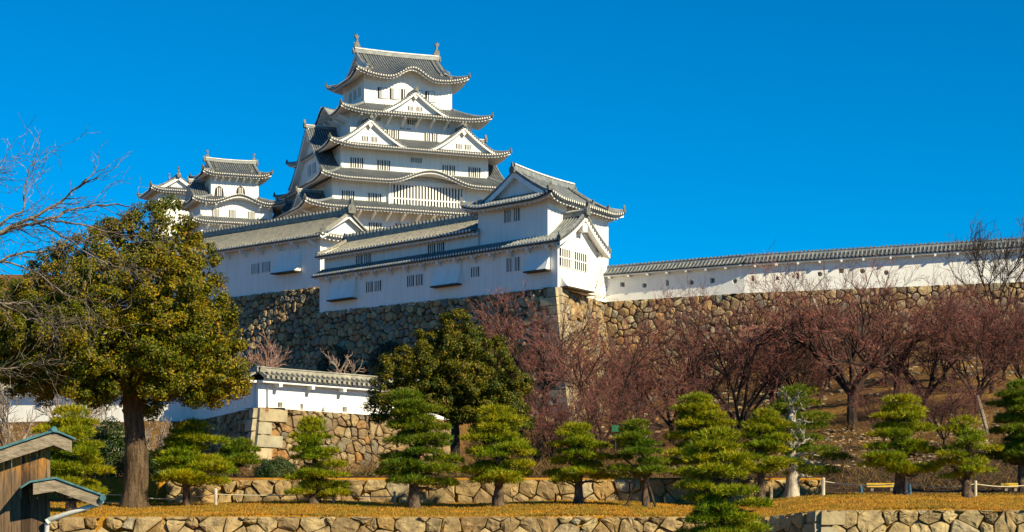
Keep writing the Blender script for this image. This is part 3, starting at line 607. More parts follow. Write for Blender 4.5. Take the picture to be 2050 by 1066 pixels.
mb.poly(pts, 0); mb.box(3.55, 4.45, -.8, -.3, zl + rs - 1.5, zl + rs - .75); mb.build('gable_wall', [M['plaster']], tur)
Sl, Wl = Side((0, 0), (1, 0), (0, -1)), Side((0, 0), (0, 1), (-1, 0))
x0, z1 = thit(1119, 500, b=0); x1, z0 = thit(1173, 540, b=0); lattice(tur, Sl, (x0 + x1) / 2, zpx(518, 156.5), x1 - x0, 1.55, 12, T, split=True, mid=True)
x0, _ = thit(1122, 560, b=0); x1, _ = thit(1174, 570, b=0); chute(tur, Sl, x0, x1, zpx(577, 156.5), zpx(553, 156.5), .9, T)
for pa, pb, yt, yb_ in ((660, 709, 556, 598), (867, 919, 530, 570), (1053, 1097, 505, 541)):
    t1, _ = thit(pa, 1000, a=-.4); t0, zb2 = thit(pb, (yb_ + 2), a=-.4); tm, zm = thit((pa + pb) / 2, yb_, a=-.7); chute(tur, Wl, t0, t1, zm, 24.0, .85, T)
for px, py, w_, h, nb, sp in ((748.5, 574, 2.0, .95, 8, True), (831, 562, 1.95, 1.0, 8, True), (951.5, 545, .95, .85, 4, False), (1027.5, 530, 1.45, 1.15, 7, True)):
    t, z = thit(px, py, a=0); lattice(tur, Wl, t, z, w_ * 1.15, h * 1.05, nb, T, split=sp)
brackets(tur, Wl, [t for t in np.arange(1.0, 33, 2.4)], 24.0, .8, .75, T, .22)
# the wing's upper storey
wt = 26.35; mb = MB(T); mb.box(.8, 9.6, b_n - .3, LB, 24.2, wt + .3); mb.build('wing_wall', [M['plaster']], tur)
mr, me = MB(T), MB(T)
g1 = Panel((-.2, LB + .6), (0, -1), (1, 0), LB + .6 - b_n, wt, 5.5, 2.15, .2, None, 0, 0, p=.46, rh=.045, ov=1.0)
g2 = Panel((10.8, b_n), (0, 1), (-1, 0), LB + .6 - b_n, wt, 5.5, 2.15, .2, None, 0, 0, p=.46, rh=.045, ov=1.2)
for q in (g1, g2): q.tiles(mr, 5); q.eaves(me, .6)
main_ridge(mr, (5.3, LB + .7, wt + 2.15), (5.3, b_n, wt + 2.15), .26, .5); oni(mr, (5.3, LB + .8, wt + 2.15), (0, 1, 0), .6)
for q0 in (g1,):
    q = np.linspace(0, 5.4, 8); pts = g1.P(np.full(8, .3), q, .03); mr.sweep(pts[::-1], [(-.2, 0), (-.2, .2), (.0, .3), (.2, .2), (.2, 0)], 1)
for b in np.arange(b_n + .3, LB + .5, .55): mr.box(5.02, 5.58, b - .1, b + .1, wt + 2.5, wt + 2.86, 4)
mr.build('wing_roof', ROOF_OLD, tur); me.build('wing_eaves', [M['plaster']], tur)
mb = MB(T); mb.poly([(.8, LB + .01, wt), (.8, LB + .01, wt + .4), (5.3, LB + .01, wt + 2.0), (9.6, LB + .01, wt + .5), (9.6, LB + .01, wt)]); mb.build('wing_gable', [M['plaster']], tur)
Wu = Side((.8, 0), (0, 1), (-1, 0))
for px, py, w_ in ((728, 520.5, 2.0), (873.5, 498, 2.0)): t, z = thit(px, py, a=.8); lattice(tur, Wu, t, z, w_ * 1.15, 1.0, 8, T, split=True)
# the turret's upper storey
mb = MB(T); mb.box(.8, a_e, b_up, b_n, 20.3, 28.45); mb.build('upper_wall', [M['plaster']], tur)
hb = (b_n - b_up) / 2; ha = (a_e - .8) / 2; cxx, cyy = .8 + ha, b_up + hb
pan = rect_roof(tur, cxx, cyy, ha + 1.25, hb + 1.25, 28.25, zpx(341, 160) - 28.25, None, None, 1.55, (ha, hb), .45, 3, .28, T=T, p=.4, orn='none', ridge_h=.6, raf=.6)
Su = Side((0, b_up), (1, 0), (0, -1))
t, z = thit(1025.5, 431.5, a=.8); lattice(tur, Wu, t, z, 2.0, 1.15, 7, T, split=True)
t, z = thit(1146, 425, b=b_up); lattice(tur, Su, t, z, 2.2, .9, 8, T)
chute(tur, Side((a_e, 0), (0, 1), (1, 0)), b_up + .6, b_up + 3, zpx(497, 164), zpx(476, 164) + .6, 1.4, T)

# ------------------------------------------------------------------ second wing, on the higher rampart behind
u2, v2 = R(47), R(47); U2 = np.array((math.cos(u2), math.sin(u2))); V2 = np.array((-math.sin(v2), math.cos(v2))); T2 = np.stack([U2, V2], 1); WC = at(641, 1000, 190)[:2]
wing = thing('gallery', 'long white gallery with grey ridge roof and lit end gable, left of the turret wing', 'castle gallery', (*WC, 24.3))
zw = 29.75; mb = MB(T2); mb.box(0, 6.4, 0, 40, 24.3, zw + .2); mb.build('wall', [M['plaster']], wing)
mr, me = MB(T2), MB(T2); rw = 4.3; rise_w = 2.7
h1 = Panel((-1.1, 40.5), (0, -1), (1, 0), 41.7, zw, rw, rise_w, .22, None, 0, 0, p=.46, rh=.045, ov=1.1)
h2 = Panel((7.5, -1.2), (0, 1), (-1, 0), 41.7, zw, rw, rise_w, .22, None, 0, 0, p=.46, rh=.045, ov=1.1)
for q in (h1, h2): q.tiles(mr, 5); q.eaves(me, .6)
sk_ = Panel((-1.1, -1.25), (1, 0), (0, 1), 8.6, zw, 2.4, 1.1, .2, 1.2, 1.2, 1.2, U=.2, lw=2, p=.38, rh=.12, ov=1.2); sk_.tiles(mr, 3); sk_.eaves(me, .6)
main_ridge(mr, (3.2, -1.2, zw + rise_w), (3.2, 40, zw + rise_w), .26, .5); oni(mr, (3.2, -1.3, zw + rise_w + .1), (0, -1, 0), 1.0)
for b in np.arange(-.8, 40, .55): mr.box(2.92, 3.48, b - .1, b + .1, zw + rise_w + .36, zw + rise_w + .72, 4)
for x0, sg in ((-1.1, 1), (7.5, -1)):
    q = np.linspace(.6, 4.2, 8); pts = np.stack([x0 + sg * q, np.full(8, -1.0), h1.z(np.full(8, 5.), q) + .03], -1); mr.sweep(pts[::-1], [(-.2, 0), (-.2, .22), (0, .32), (.2, .22), (.2, 0)], 1); oni(mr, pts[0], (-sg * .6, -.6, 0), .6)
mr.build('roof', ROOF_OLD, wing); me.build('eaves', [M['plaster']], wing)
mb = MB(T2); mb.poly([(-.4, -.35, zw + .3), (7, -.35, zw + .3), (3.2, -.35, zw + rise_w - .1)]); mb.poly([(-.4, -.95, zw + .55), (3.2, -.95, zw + rise_w - .1), (3.2, -.95, zw + rise_w - .5), (.3, -.95, zw + .55)][::-1]); mb.poly([(6.8, -.95, zw + .55), (3.2, -.95, zw + rise_w - .1), (3.2, -.95, zw + rise_w - .5), (6.1, -.95, zw + .55)]); mb.build('gable_wall', [M['plaster']], wing)
def whit(px, py):
    k = (px - CX) / F_PX; t = (k * WC[1] - WC[0]) / (V2[0] - k * V2[1]); return t, CAMZ + (HZ - py) / F_PX * (WC + V2 * t)[1]
Ww = Side((0, 0), (0, 1), (-1, 0))
for px, py in ((512, 538.5), (533, 535)): t, z = whit(px, py); lattice(wing, Ww, t, z, 1.35, 1.1, 5, T2)
t1, _ = whit(556, 1000); t0, z = whit(603, 542); chute(wing, Ww, t0, t1, zpx(545, 193), zpx(500, 193), .95, T2)
brackets(wing, Ww, np.arange(.8, 34, 2.9), zw - .3, .95, .85, T2, .22)

# ------------------------------------------------------------------ plastered boundary walls with tiled copings
def hole_plate(mb, S, x, z, s_, kind):
    h = s_ / 2; n = 20; th = np.linspace(0, 2 * np.pi, n, endpoint=False) + np.pi / 4
    if kind == 'round': a = [(math.cos(t) * h, math.sin(t) * h) for t in th]
    elif kind == 'square': a = [(max(-1, min(1, 1.42 * math.cos(t))) * h, max(-1, min(1, 1.42 * math.sin(t))) * h) for t in th]
    elif kind == 'tall': a = [(max(-1, min(1, 1.42 * math.cos(t))) * h * .62, max(-1, min(1, 1.42 * math.sin(t))) * h * 1.15) for t in th]
    else:
        tri = [(-h, -h), (h, -h), (0, h)]; a = []
        for t in th:
            best = None
            for i in range(3):
                p, q = tri[i], tri[(i + 1) % 3]; ex, ey = q[0] - p[0], q[1] - p[1]; dx, dy = math.cos(t), math.sin(t); den = dx * ey - dy * ex
                if abs(den) < 1e-9: continue
                r_ = (p[0] * ey - p[1] * ex) / den; f = (p[0] * dy - p[1] * dx) / den
                if r_ > 0 and -.001 <= f <= 1.001 and (best is None or r_ < best): best = r_
            a.append((math.cos(t) * (best or h), math.sin(t) * (best or h)))
    return a
def boundary_wall(name, label, pts, zt, zb, holes, T_=.55, hroof=.62, ovh=.62, mats=None, group=None, loc=None, p=.36, crest=True, caps=2):
    """pts: plan polyline, front on the right-hand side of travel; holes: (segment, x, z, size, kind)."""
    mats = mats or ROOF; pts = [np.array(q, float) for q in pts]; n = len(pts); root = world_thing(name, label, 'wall', (*pts[0], zb[0]), group)
    mw, mr, me = MB(), MB(), MB(); seg = []
    for i in range(n - 1):
        A, B = pts[i], pts[i + 1]; L = np.linalg.norm(B - A); d = (B - A) / L; nn = np.array((d[1], -d[0])); seg.append((A, d, nn, L)); S = Side(A, d, nn)
        def zz(x, f, i=i, L=L): t = x / L; g = zt if f else zb; return g[i] * (1 - t) + g[i + 1] * t
        hs_ = sorted([h for h in holes if h[0] == i], key=lambda h: h[1]); x = 0
        def face(xa, xb):
            mw.poly([S.P(xa, 0, zz(xa, 0)), S.P(xb, 0, zz(xb, 0)), S.P(xb, 0, zz(xb, 1)), S.P(xa, 0, zz(xa, 1))])
        for _, hx, hz, s_, kind in hs_:
            m_ = s_ * .75; face(x, hx - m_); xa, xb = hx - m_, hx + m_; zl_, zh = hz - m_, hz + m_
            mw.poly([S.P(xa, 0, zz(xa, 0)), S.P(xb, 0, zz(xb, 0)), S.P(xb, 0, zl_), S.P(xa, 0, zl_)]); mw.poly([S.P(xa, 0, zh), S.P(xb, 0, zh), S.P(xb, 0, zz(xb, 1)), S.P(xa, 0, zz(xa, 1))])
            a = hole_plate(mw, S, hx, hz, s_, kind); k = len(a); out = []
            for u, v in a:
                r_ = m_ / max(abs(u), abs(v), 1e-6); out.append((u * r_, v * r_))
            th = np.arctan2([v for _, v in a], [u for u, _ in a]); out = [(m_ * max(-1, min(1, 1.4143 * math.cos(t))), m_ * max(-1, min(1, 1.4143 * math.sin(t)))) for t in np.linspace(0, 2 * np.pi, k, endpoint=False) + np.pi / 4]
            Vv = [S.P(hx + u, 0, hz + v) for u, v in a] + [S.P(hx + u, 0, hz + v) for u, v in out]; mw.add(Vv, [[j, j + k, (j + 1) % k + k, (j + 1) % k] for j in range(k)])
            lp = MB(); V2_ = [S.P(hx + u, 0, hz + v) for u, v in a] + [S.P(hx + u * .8, -.30, hz + v * .8) for u, v in a]; lp.add(V2_, [[j, (j + 1) % k, (j + 1) % k + k, j + k] for j in range(k)], 0); lp.add(V2_, [list(range(k, 2 * k))], 1); lp.build('loophole', [M['plaster'], M['greywood']], root)
            x = xb
        face(x, L); mw.poly([S.P(0, -T_, zz(0, 1)), S.P(L, -T_, zz(L, 1)), S.P(L, -T_, zz(L, 0)), S.P(0, -T_, zz(0, 0))])
        if i in (0, n - 2):
            for x in ([0] if i == 0 else []) + ([L] if i == n - 2 else []): mw.poly([S.P(x, -T_, zz(x, 0)), S.P(x, 0, zz(x, 0)), S.P(x, 0, zz(x, 1)), S.P(x, -T_, zz(x, 1))])
        # coping: rows of tiles along the line, both slopes, with mitred ends approximated by small overlaps
        run = T_ / 2 + ovh; k = np.arange(int(L / p) + 1); xs = (k[:, None] * p + np.array([a for a, _ in RIB]) * p).ravel(); hh = np.tile([h * .1 for _, h in RIB], len(k)); kk = np.tile(np.arange(5), len(k)); o = xs < L; xs, hh, kk = np.append(xs[o], L), np.append(hh[o], 0), kk[o]
        t0 = 0 if i == 0 else np.dot(seg[i - 1][1], nn) * 0
        for sg in (1, -1):
            G = np.array([[S.P(xx, -T_ / 2 + sg * run * f, zz(xx, 1) + .1 + hroof * (1 - f) ** 1.1 + h) for xx, h in zip(xs, hh)] for f in (1, .66, .33, 0)]); mr.grid(G, np.where(kk == 0, 0, 1)[None], flip=sg < 0)
            G2 = np.array([[S.P(xx, -T_ / 2 + sg * run, zz(xx, 1) + q + (h if q > 0 else 0)) for xx, h in zip(xs, hh)] for q in (-.02, .1)]); mr.grid(G2, 0)
        for xk in k * p + .72 * p:
            if xk < L - .1: S.box(mr, xk - p * .25, xk + p * .25, ovh - .02, ovh + .06, zz(xk, 1) + .06, zz(xk, 1) + .24, caps)
            if crest and xk < L - .1: S.box(mr, xk - .07, xk + .07, -T_ / 2 - .17, -T_ / 2 + .17, zz(xk, 1) + hroof + .2, zz(xk, 1) + hroof + .38, 4)
        main_ridge(mr, S.P(0, -T_ / 2, zz(0, 1) + hroof + .08), S.P(L, -T_ / 2, zz(L, 1) + hroof + .08), .16, .2)
        for sg in (1, -1):
            e0, e1 = (0, ovh - .08) if sg > 0 else (-T_ - ovh + .08, -T_); S.box(me, 0, L, e0 + .002, e1, zz(0, 1) - .14, zz(0, 1) - .025)  if abs(zt[i] - zt[i + 1]) < .05 else me.hexa([S.P(0, e0, zt[i] - .14), S.P(L, e0, zt[i + 1] - .14), S.P(L, e1, zt[i + 1] - .14), S.P(0, e1, zt[i] - .14), S.P(0, e0, zt[i] - .025), S.P(L, e0, zt[i + 1] - .025), S.P(L, e1, zt[i + 1] - .025), S.P(0, e1, zt[i] - .025)])
        for x in np.arange(1, L, 1.9): S.box(me, x - .09, x + .09, .004, ovh - .02, zz(x, 1) - .32, zz(x, 1) - .145)
    mw.build('plaster_wall', [M['plaster']], root); mr.build('tile_coping', mats, root); me.build('eaves', [M['plaster']], root)
    return root, seg
def seg_hit(A, B, px, py):
    A, B = np.array(A), np.array(B); d = nrm(B - A); k = (px - CX) / F_PX; t = (k * A[1] - A[0]) / (d[0] - k * d[1]); return t, CAMZ + (HZ - py) / F_PX * (A + d * t)[1]
# long wall on the right rampart
DP = [tuple(TC + U_ * (a_e - .6) + V_ * (b_up + .5)), (20.8, 161.0), (32.3, 158.2), (45, 155.2), (62, 152)]; zt = [22.75, 23.0, 23.35, 23.75, 24.1]; zb = [20.35, 20.45, 20.6, 20.8, 20.95]; hl = []
kinds = ['square', 'round', 'tall', 'round', 'square', 'round', 'tall', 'tri', 'tall', 'round', 'square', 'round', 'round']
hx = [1246, 1290, 1336, 1384, 1426, 1471, 1507, 1556, 1597, 1641, 1684, 1726, 1774]; hy = [570, 572, 567, 566, 562, 563, 558, 556, 552, 549, 542, 543, 546]
for px, py, kd in zip(hx, hy, kinds):
    for i in range(4):
        t, z = seg_hit(DP[i], DP[i + 1], px, py); L = np.linalg.norm(np.array(DP[i + 1]) - DP[i])
        if .45 < t < L - .45: hl.append((i, t, z, .46, kd)); break
boundary_wall('boundary_wall', 'long white plaster wall with loopholes and tiled coping on top of right rampart', DP, zt, zb, hl, mats=[M['tile_dark'], M['tile_rib'], M['tile_rib'], M['plaster'], M['ornament']])
# lower wall on the left, three stretches
LP = [(-60, 111), (-34, 108.5), (-18.5, 105), (-12.7, 90), (-7.57, 94), (-3.3, 97.4)]; lz = [8.6, 8.45, 8.35, 7.98, 7.8, 7.65]; lb = [6.4, 6.45, 6.55, 6.6, 6.42, 6.3]; hl = []
for i, L_ in {1: [(100, 808, 'tall'), (240, 812, 'square')], 2: [(392, 827, 'square'), (425, 817, 'tall'), (456, 816, 'tall'), (490, 803, 'tall')], 3: [(561, 811, 'square'), (604, 815, 'tall'), (647, 819, 'tri'), (690, 820, 'square')]}.items():
    A, B = (LP[i], LP[i + 1])
    for px, py, kd in L_:
        t, z = seg_hit(A, B, px, py); L = np.linalg.norm(np.array(B) - A)
        if .3 < t < L - .3: hl.append((i, t, z, .27, kd))
boundary_wall('lower_wall', 'low white plaster wall with old grey tile coping behind the big evergreen, turning a corner', LP, lz, lb, hl, .5, .42, .55, [M['tile_dark'], M['tile_old'], M['tile_old'], M['plaster'], M['ornament']], p=.3, crest=False)

# ------------------------------------------------------------------ stone ramparts and retaining walls
endW = TC + V_ * 35.0
e_s = TC + U_ * 10.6
stone_path('stone_rampart', 'tall stone rampart with squared corner stones under the corner turret and long right wall', [endW + U_ * .1, TC, DP[0], DP[1], DP[2], DP[3], DP[4]], [20.75, 20.3, 20.37, 20.47, 20.62, 20.82, 20.97], [6.8, 6.6, 8.5, 9.5, 12, 13, 13], .17, 1.12, .82, .66, .34, .22, .045, 'stone', (1,), (.8, 1.9, 1.1), 3)
g0 = WC + U2 * .1 - V2 * 1.0
stone_path('high_rampart', 'shaded stone rampart under the white gallery, left of the turret wing', [WC + V2 * 42, WC - V2 * .1, WC + U2 * 14], [24.5, 24.5, 24.5], [8, 8, 9], .16, 1.12, .85, .68, .34, .22, .045, 'stone', (), seed=5)
stone_path('lower_stone_base', 'stone base with squared corner stones below the low white wall', LP, lb, [5.9, 5.6, 3.4, 2.6, 2.7, 2.8], .13, 1.1, .47, .37, .44, .18, .018, 'stone_mid', (3,), (.62, 1.5, .85), 8, soft=.04, flat=.93, edge=.45)
fx0, fx1 = at(332, 1000, 60)[0], at(1645, 1000, 60)[0]
stone_path('terrace_wall', 'low wall of big hewn stones along the back of the grass strip', [(fx0, 60.2), (fx1, 60.2), (fx1 + .05, 61.6)], [2.66, 2.66, 2.66], [1.7, 1.7, 1.7], .05, 1, .62, .37, .30, .15, .010, 'stone_fore', (), seed=12, topm='grass', back=.6, soft=.03, flat=.95, edge=.55)
stone_path('retaining_wall', 'front retaining wall of pale hewn stones below the grass strip', [(-18, 50.2), (7.1, 50.2), (8.15, 47.4), (28, 47.2)], [1.52, 1.52, 1.72, 1.74], [-.1, -.1, -.1, -.1], .06, 1, .55, .33, .30, .14, .011, 'stone_fore', (2,), (.36, .62, .4), 21, topm='grass', back=.25, soft=.03, flat=.95, edge=.55)
# ------------------------------------------------------------------ vegetation
def unit(n, up=None):
    v = rng.normal(size=(n, 3)); v /= np.linalg.norm(v, axis=1)[:, None]; return v
def leaf_quads(mb, C, Nn, size, m=0, asp=.5):
    n = len(C); Nn = Nn + rng.normal(0, .45, (n, 3)); Nn /= np.linalg.norm(Nn, axis=1)[:, None]
    t = np.cross(Nn, unit(n)); t /= np.linalg.norm(t, axis=1)[:, None] + 1e-9; b = np.cross(Nn, t); s_ = size * rng.uniform(.65, 1.3, n)[:, None]
    V = np.stack([C - t * s_ * .5, C + b * s_ * asp * .5 + Nn * s_ * .06, C + t * s_ * .5, C - b * s_ * asp * .5 + Nn * s_ * .06], 1)
    mb.add(V.reshape(-1, 3), (np.arange(4)[None] + 4 * np.arange(n)[:, None]), m)
def crown(lobes, per, leaf, clump_r=.34, lv=130, inner=.25, squash=.85):
    mb = MB(); lob = np.array(lobes, float)
    for x, y, z, r in lob:
        n = int(per * r * r); d = unit(n); c = np.array((x, y, z)) + d * r * rng.uniform(.86, 1.1, n)[:, None]
        keep_ = np.ones(n, bool)
        for X, Y, Z, q in lob:
            if (X, Y, Z, q) == (x, y, z, r): continue
            keep_ &= np.linalg.norm(c - (X, Y, Z), axis=1) > q * .88
        c, d = c[keep_], d[keep_]
        if len(c) == 0: continue
        cr = clump_r * rng.uniform(.6, 1.35, len(c)); g = unit(len(c) * lv).reshape(len(c), lv, 3) * (rng.uniform(.1, 1, (len(c), lv, 1)) ** .45) * cr[:, None, None]; g[..., 2] *= squash
        P = (c[:, None] + g).reshape(-1, 3); Nn = (g / cr[:, None, None] + d[:, None] * .7 + np.array((0, 0, .35))).reshape(-1, 3); Nn /= np.linalg.norm(Nn, axis=1)[:, None] + 1e-9
        leaf_quads(mb, P, Nn, leaf)
        k = int(inner * per * r * r * lv * .3); P = np.array((x, y, z)) + unit(k) * r * rng.uniform(.35, .9, k)[:, None]; leaf_quads(mb, P, unit(k), leaf * 1.6)
    return mb
def evergreen(name, label, px, D, base_py, lobes, leafm, per, leaf, tr, bark, zbase=None, lv=130, clump_r=.34, fork=2.2):
    x = (px - CX) / F_PX * D; zb = zbase if zbase is not None else float(gz(x, D)); root = world_thing(name, label, 'tree', (x, D, zb))
    lob = [(x + a, D + b, zb + c, r) for a, b, c, r in lobes]
    mb = MB(); top = zb + (fork + 1.6)
    zs = np.linspace(-.3, top - zb, 14); pts = np.stack([x + .08 * np.sin(zs * 1.1), D + .06 * np.cos(zs * 1.4), zb + zs], -1); rr = tr * (1.0 - .38 * zs / zs[-1]) + tr * .42 * np.exp(-np.clip(zs + .1, 0, 9) / .22)
    mb.tube(pts, rr, 18, 0, .05)
    for a in lob:
        t = np.linspace(0, 1, 7)[:, None]; s0 = pts[int(rng.integers(10, 14))]; e = np.array(a[:3]); pp = s0 * (1 - t) + e * t; pp[:, 2] += .25 * np.sin(t[:, 0] * np.pi)
        mb.tube(pp, np.linspace(tr * .38, tr * .08, 7), 7, 0, .05)
    for _ in range(5): a = rng.uniform(0, 6.28); h = rng.uniform(.25, .85) * zs[-1]; c = np.array((x, D, zb + h)) + np.array((math.cos(a), -abs(math.sin(a)), 0)) * tr * .72; mb.tube([c - (0, .05, .1), c + (0, -.03, 0), c + (0, -.05, .08)], [tr * .1, tr * .22, tr * .05], 7)
    mb.build('trunk', [bark], root, True); crown(lob, per, leaf, clump_r, lv).build('crown', [leafm], root); return root
evergreen('evergreen_tree', 'biggest broadleaf evergreen with round olive crown and thick bare trunk', 268, 57, 1003,
    [(.9, 0, 8.5, 1.1), (.2, .2, 7.9, 1.3), (-.9, 0, 7.6, 1.3), (1.6, .2, 7.4, 1.15), (-2.1, .2, 6.9, 1.3), (-1.2, -1.2, 6.5, 1.15), (1.3, -1.1, 6.5, 1.1), (2.1, 0, 6.3, .85), (-3.0, 0, 6.0, 1.3), (0, 1.6, 6.6, 1.7), (-2.3, -1.2, 5.3, 1.1),
     (-.9, -1.9, 5.0, 1.0), (1.0, -1.8, 5.2, .95), (2.1, -1.2, 5.3, 1.0), (2.85, -.2, 5.5, .7), (2.7, -.3, 4.6, .8), (-3.4, 0, 5.0, 1.05), (-2.9, -.7, 4.6, .95), (-1.5, -1.4, 4.1, .8), (-.2, -1.5, 4.2, .7), (1.2, -1.3, 4.2, .8), (2.3, -.8, 4.1, .75), (0, .8, 4.6, 1.2), (-1.9, 1.2, 4.6, 1.2), (1.9, 1.2, 4.8, 1.2), (-3.9, .5, 5.4, .8), (-4.0, .5, 4.5, .7), (-3.3, .3, 4.0, .65), (-2.2, -.9, 4.0, .55), (1.9, -1.2, 3.8, .6), (2.9, .2, 3.9, .65), (.9, -1.5, 3.8, .5), (-.9, -1.4, 3.8, .6), (0, 1.2, 4.0, 1.0), (-3.2, 1, 4.3, .8), (2.2, 1, 4.2, .8)],
    M['leaf'], 40, .092, .40, M['bark'], lv=240, clump_r=.28, fork=3.3)
evergreen('evergreen_tree', 'smaller dark broadleaf evergreen standing before the lower white wall and mid rampart', 908, 78, 960,
    [(.1, 0, 6.55, .6), (-.35, .1, 6.0, .65), (.9, 0, 5.75, .7), (-1.2, .1, 5.7, .6), (.2, -.7, 5.1, .85), (-2.0, .1, 4.9, .65), (1.75, .1, 5.2, .7), (-1.2, -.6, 4.5, .85), (.6, -1.0, 4.2, .8), (1.9, -.4, 4.1, .85), (-2.7, 0, 4.5, .6), (-2.9, 0, 3.6, .7), (-1.9, -.5, 3.5, .7), (-.6, -.9, 3.4, .7), (.9, -.8, 3.1, .8), (2.35, 0, 3.1, .75), (2.8, .2, 2.4, .6), (1.5, -.3, 2.3, .65), (0, 1, 4.8, 1.2), (1, 1, 3.5, 1.1), (-1.4, .9, 4.0, 1.0), (-3.2, .1, 2.9, .5), (.2, -.6, 2.6, .5), (-2.4, 0, 2.7, .45), (2.0, 0, 1.9, .45), (2.9, 0, 3.9, .45)],
    M['leaf2'], 56, .10, .24, M['bark_dark'], lv=160, clump_r=.25, fork=1.6)
# far dark tree at the left edge
evergreen('evergreen_tree', 'dark evergreen far behind at the left edge beside the big evergreen', -20, 150, 800, [(0, 0, 9.5, 2.6), (1.5, 0, 7.5, 2.2), (-2, 0, 8, 2.6), (0, -1, 5.5, 2.6)], M['leaf2'], 9, .3, .4, M['bark_dark'], lv=90, clump_r=.7)

def grow(base, stems, levels, kids, fac=.66, up=.25, jit=.22, ang=.7, nseg=4, taper=.62, seed=1, flat=0):
    r = np.random.default_rng(seed); P = np.array([base + np.asarray(o, float) for o, d, l, q in stems], float); D = np.array([nrm(d) for o, d, l, q in stems]); L = np.array([l for o, d, l, q in stems], float); Q = np.array([q for o, d, l, q in stems], float); out = []
    for lev in range(levels):
        p, d = P.copy(), D.copy(); nodes = [p.copy()]; dirs = [d.copy()]; n = len(P)
        for s_ in range(nseg):
            d = d + r.normal(0, jit, (n, 3)) + np.array((0, 0, up / nseg)); d /= np.linalg.norm(d, axis=1)[:, None]; q = p + d * (L / nseg)[:, None]
            f0, f1 = 1 - .55 * s_ / nseg, 1 - .55 * (s_ + 1) / nseg; out.append((np.full(n, lev), p, q, Q * f0, Q * f1)); p = q; nodes.append(p.copy()); dirs.append(d.copy())
        if lev == levels - 1: break
        k = kids[lev]; nodes = np.stack(nodes, 1); dirs = np.stack(dirs, 1); idx = r.integers(1, nseg + 1, (n, k)); idx[:, 0] = nseg; i = np.arange(n)[:, None]
        P = nodes[i, idx].reshape(-1, 3); dd = dirs[i, idx].reshape(-1, 3); rd = r.normal(size=dd.shape); rd[:, 2] *= 1 - flat; rd -= (rd * dd).sum(1)[:, None] * dd; rd /= np.linalg.norm(rd, axis=1)[:, None] + 1e-9
        an = r.uniform(.35, 1.25, len(dd))[:, None] * ang; D = dd * np.cos(an) + rd * np.sin(an); L = np.repeat(L, k) * fac * r.uniform(.65, 1.2, len(P)); Q = np.maximum(np.repeat(Q, k) * taper * (1 - .12 * idx.ravel() / nseg), .006)
    return [np.concatenate([o[j] for o in out]) for j in range(5)]
def pads_mesh(pads, dens, ln=.14, wd=.019):
    mb = MB()
    for (cx, cy, cz, rx, ry, rz) in pads:
        n = max(12, int(dens * rx * ry * 3.1)); r = np.sqrt(rng.uniform(0, 1, n)); a = rng.uniform(0, 2 * np.pi, n); lump = 1 + .16 * np.sin(3 * a + rng.uniform(0, 6)) + .10 * np.sin(5 * a + rng.uniform(0, 6)); u, v = r * np.cos(a) * lump, r * np.sin(a) * lump
        h = np.sqrt(np.clip(1 - r * r, 0, 1)); zz = np.where(rng.uniform(size=n) < .78, h * (rng.uniform(.55, 1.0, n)), -.35 * h * rng.uniform(0, 1, n)); bumpz = .35 * np.sin(u * 5 + cx * 3) * np.cos(v * 5 + cy)
        C = np.stack([cx + u * rx, cy + v * ry, cz + (zz + bumpz * .5) * rz], -1); A = np.stack([u * .75, v * .75, .55 + .5 * h * np.sign(zz)], -1) + rng.normal(0, .18, (n, 3)); A /= np.linalg.norm(A, axis=1)[:, None]
        k = 11; D = A[:, None] + rng.normal(0, .5, (n, k, 3)); D /= np.linalg.norm(D, axis=2)[..., None]; L = ln * rng.uniform(.6, 1.25, (n, k, 1)); B = C[:, None] + rng.normal(0, .025, (n, k, 3))
        side = np.cross(D, unit(n * k).reshape(n, k, 3)); side /= np.linalg.norm(side, axis=2)[..., None] + 1e-9
        V = np.stack([B - side * wd / 2, B + side * wd / 2, B + D * L], 2).reshape(-1, 3); mb.add(V, np.arange(len(V)).reshape(-1, 3))
    return mb
